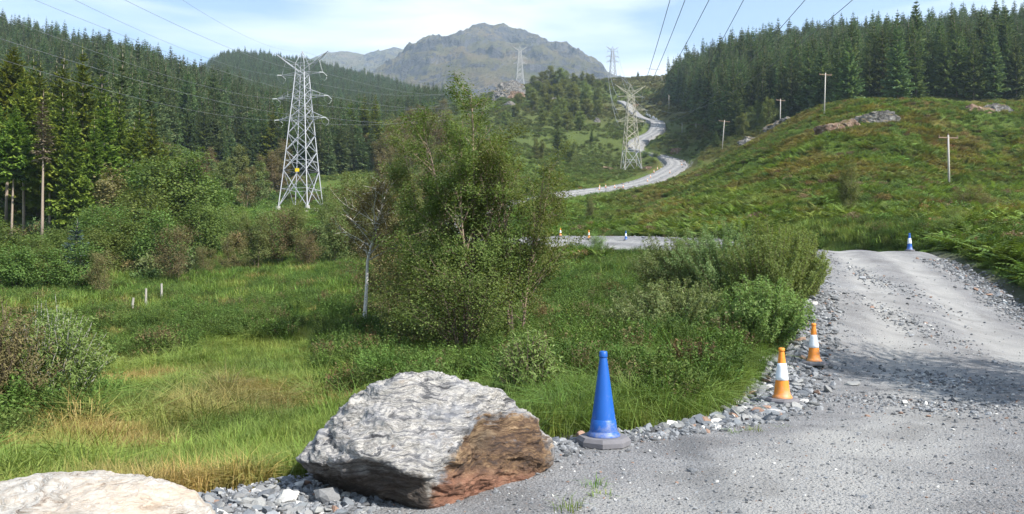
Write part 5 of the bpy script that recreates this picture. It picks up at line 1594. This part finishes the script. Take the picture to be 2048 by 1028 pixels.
def utility_pole(px, yb, yt, d, arm, label, rz=0.0, lean=0.0):
    x, y, z = at(px, d)
    h = P(px, yt, d)[2] - z
    t = thing("utility_pole", label, "utility pole", (x, y, z), rz); t.rotation_euler = (0, lean, rz)
    mb = MB(); mb.tube([(0, 0, -.6), (0, 0, h * .5), (0, 0, h)], [.145, .125, .105], 9)
    link("post", mb.mesh("post", [M_POLE], True), t)
    if arm:
        a = MB(); a.box((-arm / 2, -.07, h - .42), (arm / 2, .07, h - .27)); 
        ao = link("crossarm", a.mesh("crossarm", [M_ARM]), t)
        for q in (-.46, 0, .46):
            i_ = MB(); i_.lathe([(0, 0), (.05, 0), (.085, .05), (.06, .09), (.085, .13), (.05, .19), (0, .21)], 10)
            o = link("insulator", i_.mesh("insulator", [M_INS], True), t); o.location = (q * arm, 0 if q else .0, h - .268 if q else h + .002)
    return t
utility_pole(1901, 390, 270, 100, 2.7, "nearest pale wooden pole with a crossarm, on the bracken slope above the track", .15)
utility_pole(1652, 233, 146, 160, 2.6, "pale wooden pole with a crossarm on top of the bracken hill, before dark spruces", .1, .045)
utility_pole(1563, 248, 198, 211, 2.8, "wooden pole with a crossarm at the low shoulder of the bracken hill", .3, .03)
utility_pole(1446, 302, 240, 234, 3.4, "leaning wooden pole with a crossarm at the foot of the bracken hill", .1, .09)
utility_pole(1394, 278, 247, 320, 4.2, "slim wooden pole with a wide crossarm beside the upper track", .1)
utility_pole(1366, 272, 246, 330, 0, "slim pole without crossarm left of the wide-armed one")
utility_pole(1340, 233, 190, 425, 0, "plain pole without crossarm at the edge of the forest shadow")
utility_pole(1313, 165, 138, 620, 7, "tiny pole with a crossarm on the skyline", .1)
utility_pole(1304, 155, 137, 660, 7, "tiny pole with crossarm on the skyline, left of its neighbour", .2)
utility_pole(1326, 166, 152, 590, 0, "tiny bare pole on the skyline slope")

# ------------------------------------------------------------------ pylons
M_GALV = mat_plain("galvanised_steel", (.31, .32, .345), .5, .4, .15, .6)
M_CREAM = mat_plain("cream_painted_steel", (.37, .345, .275), .6, .3, .15, .6)
M_PALE = mat_plain("pale_grey_steel", (.38, .38, .39), .6, .3, .1, .6)
M_CONC = mat_plain("concrete", (.30, .295, .28), .9, .2, .15, 2)
M_YEL = mat_plain("yellow_sign_paint", (.75, .55, .02), .5, .4, .05, 4)
M_GLASS_INS = mat_plain("grey_insulator_glass", (.36, .38, .38), .35, .5, .15, 2)
M_WIREG = mat_plain("barbed_guard_steel", (.08, .08, .085), .6, .3, .2, 2)
_beam = {}
def beam(par, name, p, q, w, mat):
    if mat.name not in _beam:
        b = MB(); b.box((-.5, -.5, 0), (.5, .5, 1)); _beam[mat.name] = b.mesh("beam", [mat])
    o = link(name, _beam[mat.name], par)
    p, q = Vector(p), Vector(q); v = q - p
    o.location = p; o.rotation_mode = 'QUATERNION'; o.rotation_quaternion = v.to_track_quat('Z', 'Y'); o.scale = (w, w, v.length)
    return o
LV = [0, 7.2, 11, 14.3, 17.4, 19.6, 21.6, 23.2, 24.7, 26.2]
def hw(z): return float(np.interp(z, [0, 7.2, 17.4, 21.6, 26.2], [3.1, 2.42, 1.62, 1.28, .95]))
ARMS = [(17.4, 5.0), (21.6, 5.5)]
def pylon(label, loc, rz, mat, sc, sign=False, thick=1.0, low_mat=None, off=True):
    t = thing("pylon", label, "pylon", loc, rz, None, sc)
    cor = [(-1, -1), (1, -1), (1, 1), (-1, 1)]
    for cx, cy in cor:
        leg = MB()
        zs = [-.2, 7.2, 17.4, 21.6, 26.2]
        for a, b in zip(zs[:-1], zs[1:]):
            leg.tube([(cx * hw(a), cy * hw(a), a), (cx * hw(b), cy * hw(b), b)], .155 * thick, 4)
        link("leg", leg.mesh("leg", [mat]), t)
        ft = MB(); ft.lathe([(0, -.6), (.5, -.6), (.42, .22), (0, .25)], 10)
        f_ = link("footing", ft.mesh("footing", [M_CONC]), t); f_.location = (cx * hw(0), cy * hw(0), 0)
    for i in range(len(LV) - 1):
        a, b = LV[i], LV[i + 1]
        for k in range(4):
            (x0, y0), (x1, y1) = cor[k], cor[(k + 1) % 4]
            A, B = hw(a), hw(b)
            mt = low_mat if (low_mat and i < 1) else mat
            w = (.16 if i < 3 else .12) * thick
            beam(t, "brace", (x0 * A, y0 * A, a), (x1 * B, y1 * B, b), w, mt)
            beam(t, "brace", (x1 * A, y1 * A, a), (x0 * B, y0 * B, b), w, mt)
            if i in (0, 3, 4, 5, 8):
                beam(t, "brace", (x0 * B, y0 * B, b), (x1 * B, y1 * B, b), w, M_WIREG if (i == 0 and sign) else mt)
            if i in (0, 1):       # secondary struts of the tall panels
                zz = (a + b) / 2; C = hw(zz)
                beam(t, "brace", (x0 * C, y0 * C, zz), ((x0 + x1) / 2 * C, (y0 + y1) / 2 * C, zz), w * .7, mt)
                beam(t, "brace", (x1 * C, y1 * C, zz), ((x0 + x1) / 2 * C, (y0 + y1) / 2 * C, zz), w * .7, mt)
    att = []
    for z, L in ARMS:
        B = hw(z)
        for s in (-1, 1):
            ar = MB()
            tip = (s * L, 0, z - .05)
            for yy in (-B, B):
                ar.tube([(s * B, yy, z), tip], .085 * thick, 4)
                ar.tube([(s * hw(z + 1.6), yy * hw(z + 1.6) / B, z + 1.6), tip], .06 * thick, 4)
                for f in (.33, .66):
                    p0 = np.array((s * B, yy, z)) * (1 - f) + np.array(tip) * f
                    p1 = np.array((s * hw(z + 1.6), yy * hw(z + 1.6) / B, z + 1.6)) * (1 - f) + np.array(tip) * f
                    ar.tube([p0, p1], .04 * thick, 4)
            for f in (.33, .66):
                ar.tube([(s * (B + (L - B) * f), -B * (1 - f), z), (s * (B + (L - B) * f), B * (1 - f), z)], .045 * thick, 4)
            link("crossarm", ar.mesh("crossarm", [mat]), t)
            att.append((s * L, 0, z - .05))
    # the V-shaped horns and the earth wire peak
    for s in (-1, 1):
        hn = MB(); B = .95
        for yy in (-B, B):
            hn.tube([(s * .2, yy, 26.3), (s * 5.5, 0, 30.2)], .12 * thick, 4)
            hn.tube([(s * B, yy, 28.0), (s * 5.4, 0, 30.05)], .06 * thick, 4)
        hn.tube([(s * B, 0, 28.0), (s * 2.9, 0, 28.1)], .07 * thick, 4)
        for f in (.35, .65):
            hn.tube([(s * (.2 + 5.3 * f), -B * (1 - f), 26.3 + 3.9 * f), (s * (.2 + 5.3 * f), B * (1 - f), 26.3 + 3.9 * f)], .05 * thick, 4)
        hn.tube([(s * 3.6, 0, 28.8), (s * 4.4, 0, 26.1)], .05 * thick, 4)
        hn.tube([(s * B, -B, 26.2), (s * 4.5, 0, 26.1)], .075 * thick, 4); hn.tube([(s * B, B, 26.2), (s * 4.5, 0, 26.1)], .075 * thick, 4)
        link("horn", hn.mesh("horn", [mat]), t)
        att.append((s * 4.5, 0, 26.1))
    pk = MB()
    for cx, cy in cor:
        pk.tube([(cx * .95, cy * .95, 26.2), (cx * .95, cy * .95, 28.0), (0, 0, 30.6)], .075 * thick, 4)
    pk.tube([(-.95, -.95, 28), (.95, -.95, 28)], .06 * thick, 4); pk.tube([(-.95, .95, 28), (.95, .95, 28)], .06 * thick, 4)
    pk.tube([(-.95, -.95, 26.3), (.95, -.95, 28)], .05 * thick, 4); pk.tube([(.95, -.95, 26.3), (-.95, -.95, 28)], .05 * thick, 4)
    link("peak", pk.mesh("peak", [mat]), t)
    for x, y, z in att:
        for yy in (-1, 1):
            ins = MB()
            p0, p1 = np.array((0, 0, 0.0)), np.array((0, yy * 1.5, -.35))
            qs = np.linspace(0, 1, 15)
            ins.tube(p0 + (p1 - p0) * qs[:, None], np.where(np.arange(15) % 2, .13, .055), 8)
            o = link("insulator", ins.mesh("insulator", [M_GLASS_INS], True), t); o.location = (x, y, z)
        jl = MB(); th_ = np.linspace(0, math.pi, 9)
        jl.tube(np.stack([np.zeros(9), 1.5 * np.cos(th_), -.35 - 1.15 * np.sin(th_)], -1), .028 * thick, 4)
        o = link("jumper_loop", jl.mesh("jumper_loop", [M_GLASS_INS]), t); o.location = (x, y, z)
    gd = MB()
    for cx, cy in cor:
        C = hw(4.1)
        gd.tube([(cx * C - .7, cy * C, 4.1), (cx * C + .9 * cx, cy * C, 4.1)], .05 * thick, 4)
    link("climbing_guard", gd.mesh("climbing_guard", [mat]), t)
    if sign:
        sg = MB(); sg.box((-.42, -.03, -.33), (.42, .03, .33)); o = link("sign_plate", sg.mesh("sign_plate", [M_YEL]), t); o.location = (.55, -2.42 - .12, 7.05)
    return t, [Vector(a) for a in att] + [Vector((0, 0, 30.6))]
bpy.context.view_layer.update()
def world_pts(t, att):
    M = Matrix.LocRotScale(t.location, t.rotation_euler, t.scale)
    return [np.array(M @ a) for a in att]
x, y, z = at(601, 155)
p1, a1 = pylon("large silver lattice pylon with a yellow sign in front of the spruce slope", (x, y, z + .1), R_(-15), M_GALV, P(601, 103, 155)[2] / 30.6 - z / 30.6, True, .75)
x, y, z = at(1263, 265)
p2, a2 = pylon("cream lattice pylon with V-shaped horns beside the winding track", (x, y, z), R_(8), M_CREAM, (P(1266, 168, 265)[2] - z) / 30.6, False, .8, M_GALV)
p2['label'] = "cream lattice pylon with V-shaped horns beside the winding track"
x, y, z = at(1227, 655)
p3, a3 = pylon("far lattice pylon silhouetted on the skyline above the track", (x, y, z - 1), R_(10), M_GALV, (P(1227, 90, 655)[2] - z) / 30.6, False, 1.3)
x, y, z = at(1040, 592)
p4, a4 = pylon("far pale pylon on the knoll in front of the mountain", (x, y, z), R_(5), M_PALE, (P(1040, 92, 592)[2] - z) / 30.6, False, 1.15)
W1, W2, W3, W4 = world_pts(p1, a1), world_pts(p2, a2), world_pts(p3, a3), world_pts(p4, a4)

# ------------------------------------------------------------------ power lines
M_WIRE = mat_plain("aluminium_wire", (.21, .22, .24), .5, .5, .1, .3)
M_WIRED = mat_plain("weathered_wire", (.10, .11, .12), .6, .4, .1, .3)
def wire(pts, r, label, group, mat=M_WIRE):
    mb = MB(); mb.tube(pts, r, 5, cap=False)
    o = link("power_line", mb.mesh("power_line", [mat], True))
    return tag(o, label, "power line", group)
def sag(p, q, s, n=60):
    t = np.linspace(0, 1, n)[:, None]
    w_ = p + (q - p) * t
    w_[:, 2] -= 4 * s * t[:, 0] * (1 - t[:, 0])
    return w_
# silver pylon to the one behind the camera, upper left of the view: each wire leaves the picture at a known place
EXIT = {0: (0, 118, 66), 1: (0, 77, 58), 2: (0, 32, 64), 3: (70, 0, 56), 4: (150, 0, 60), 5: (250, 0, 54), 6: (365, 0, 62)}
WLAB = ["lowest wire from the silver pylon to the left edge of the view", "second lowest wire from the silver pylon to the left edge", "third wire up from the silver pylon, leaving high at the left edge",
        "wire from the silver pylon leaving the top edge nearest the left corner", "wire from the silver pylon leaving the top edge, second from the left corner", "wire from the silver pylon leaving the top edge, third from the left corner"]
for i, p in enumerate(W1):
    e = P(*EXIT[i])
    v = e - p
    ext = p + v * 1.9
    n = 60; t = np.linspace(0, 1.9, n)[:, None]
    w_ = p + v * t
    w_[:, 2] += 5.0 * t[:, 0] * (t[:, 0] - 1) * 1.0
    wire(w_, .015 if i < 6 else .011, (WLAB[i] if i < 6 else "thinnest topmost wire from the peak of the silver pylon to the top of the view"),
         "wires from the silver pylon to the upper left" if i < 6 else None)
ARMPOS = ["lower left arm", "lower right arm", "middle left arm", "middle right arm", "top left arm", "top right arm", "peak"]
for i, p in enumerate(W1):
    wire(sag(p, W4[i], 15), .02, "sagging wire from the %s of the silver pylon towards the knoll pylon" % ARMPOS[i], "wires between the silver pylon and the knoll pylon")
# cream pylon to the overhead span on the right
TOP = [1340, 1487, 1370, 1610, 1418, 1705]
for i, p in enumerate(W2[:6]):
    e = P(TOP[i], 0, 60)
    ts = np.linspace(265, -50, 90)
    xx = p[0] + (e[0] - p[0]) * (p[1] - ts) / (p[1] - 60)
    u = (ts - 60) / (p[1] - 60)
    zz = e[2] + (p[2] - e[2]) * (.32 * u + .68 * u * u)
    wire(np.stack([xx, ts, zz], -1), .026, "overhead wire from the cream pylon, %s from the left along the top edge" % ORD[sorted(TOP).index(TOP[i])], "overhead wires from the cream pylon", M_WIRED)
for i, p in enumerate(W2):
    wire(sag(p, W3[i], 7, 40), .055, "wire climbing from the %s of the cream pylon to the skyline pylon" % ARMPOS[i], "wires between the cream pylon and the skyline pylon")

# ------------------------------------------------------------------ white sheeting along the upper track
M_SHEET = mat_plain("white_sheeting", (.78, .78, .78), .7, .3, .06, 2)
def sheet(pxs_, label):
    mb = MB(); V = []; Q = []
    pp = [P(*q) for q in pxs_]
    pp = catmull(pp, 6)
    for i, p in enumerate(pp):
        z = float(ground(p[0], p[1]))
        hgt_ = 1.5 * (.7 + .3 * math.sin(i * 1.7)) + .2
        for k, (dy, dz) in enumerate(((-1.3, -.1), (-.9, hgt_ * .75), (-.3, hgt_), (.3, hgt_ * .9), (.8, -.1))):
            V.append((p[0], p[1] + dy, z + dz))
    for i in range(len(pp) - 1):
        for k in range(4):
            Q.append((i * 5 + k, i * 5 + k + 1, (i + 1) * 5 + k + 1, (i + 1) * 5 + k))
    mb.add(np.array(V), np.array(Q), None, 0)
    o = link("plastic_sheet", mb.mesh("plastic_sheet", [M_SHEET]))
    tag(o, label, "plastic sheet")
sheet(((1292,232,432),(1302,239,418),(1313,245,404),(1321,251,394)), "long strip of white sheeting along the outside of the upper track bend")
sheet(((1321,257,386),(1317,264,376),(1312,270,368)), "shorter piece of white sheeting lower on the upper track bend")

# ------------------------------------------------------------------ haze
m, nt, out = new_mat("haze_air")
pv = N(nt, "ShaderNodeVolumePrincipled")
pv.inputs['Color'].default_value = (.66, .82, 1.0, 1)
pv.inputs['Density'].default_value = HAZE_DENSITY
pv.inputs['Anisotropy'].default_value = .2
nt.links.new(pv.outputs[0], out.inputs['Volume'])
if HAZE_DENSITY > 0:
    hz = MB(); hz.box((-5100, -5100, float(H.min()) - 1.0), (5100, 5100, 1400))
    o = link("haze", hz.mesh("haze", [m])); o['kind'] = 'stuff'
    tag(o, "thin blue air between the near trees and the mountains", "haze")
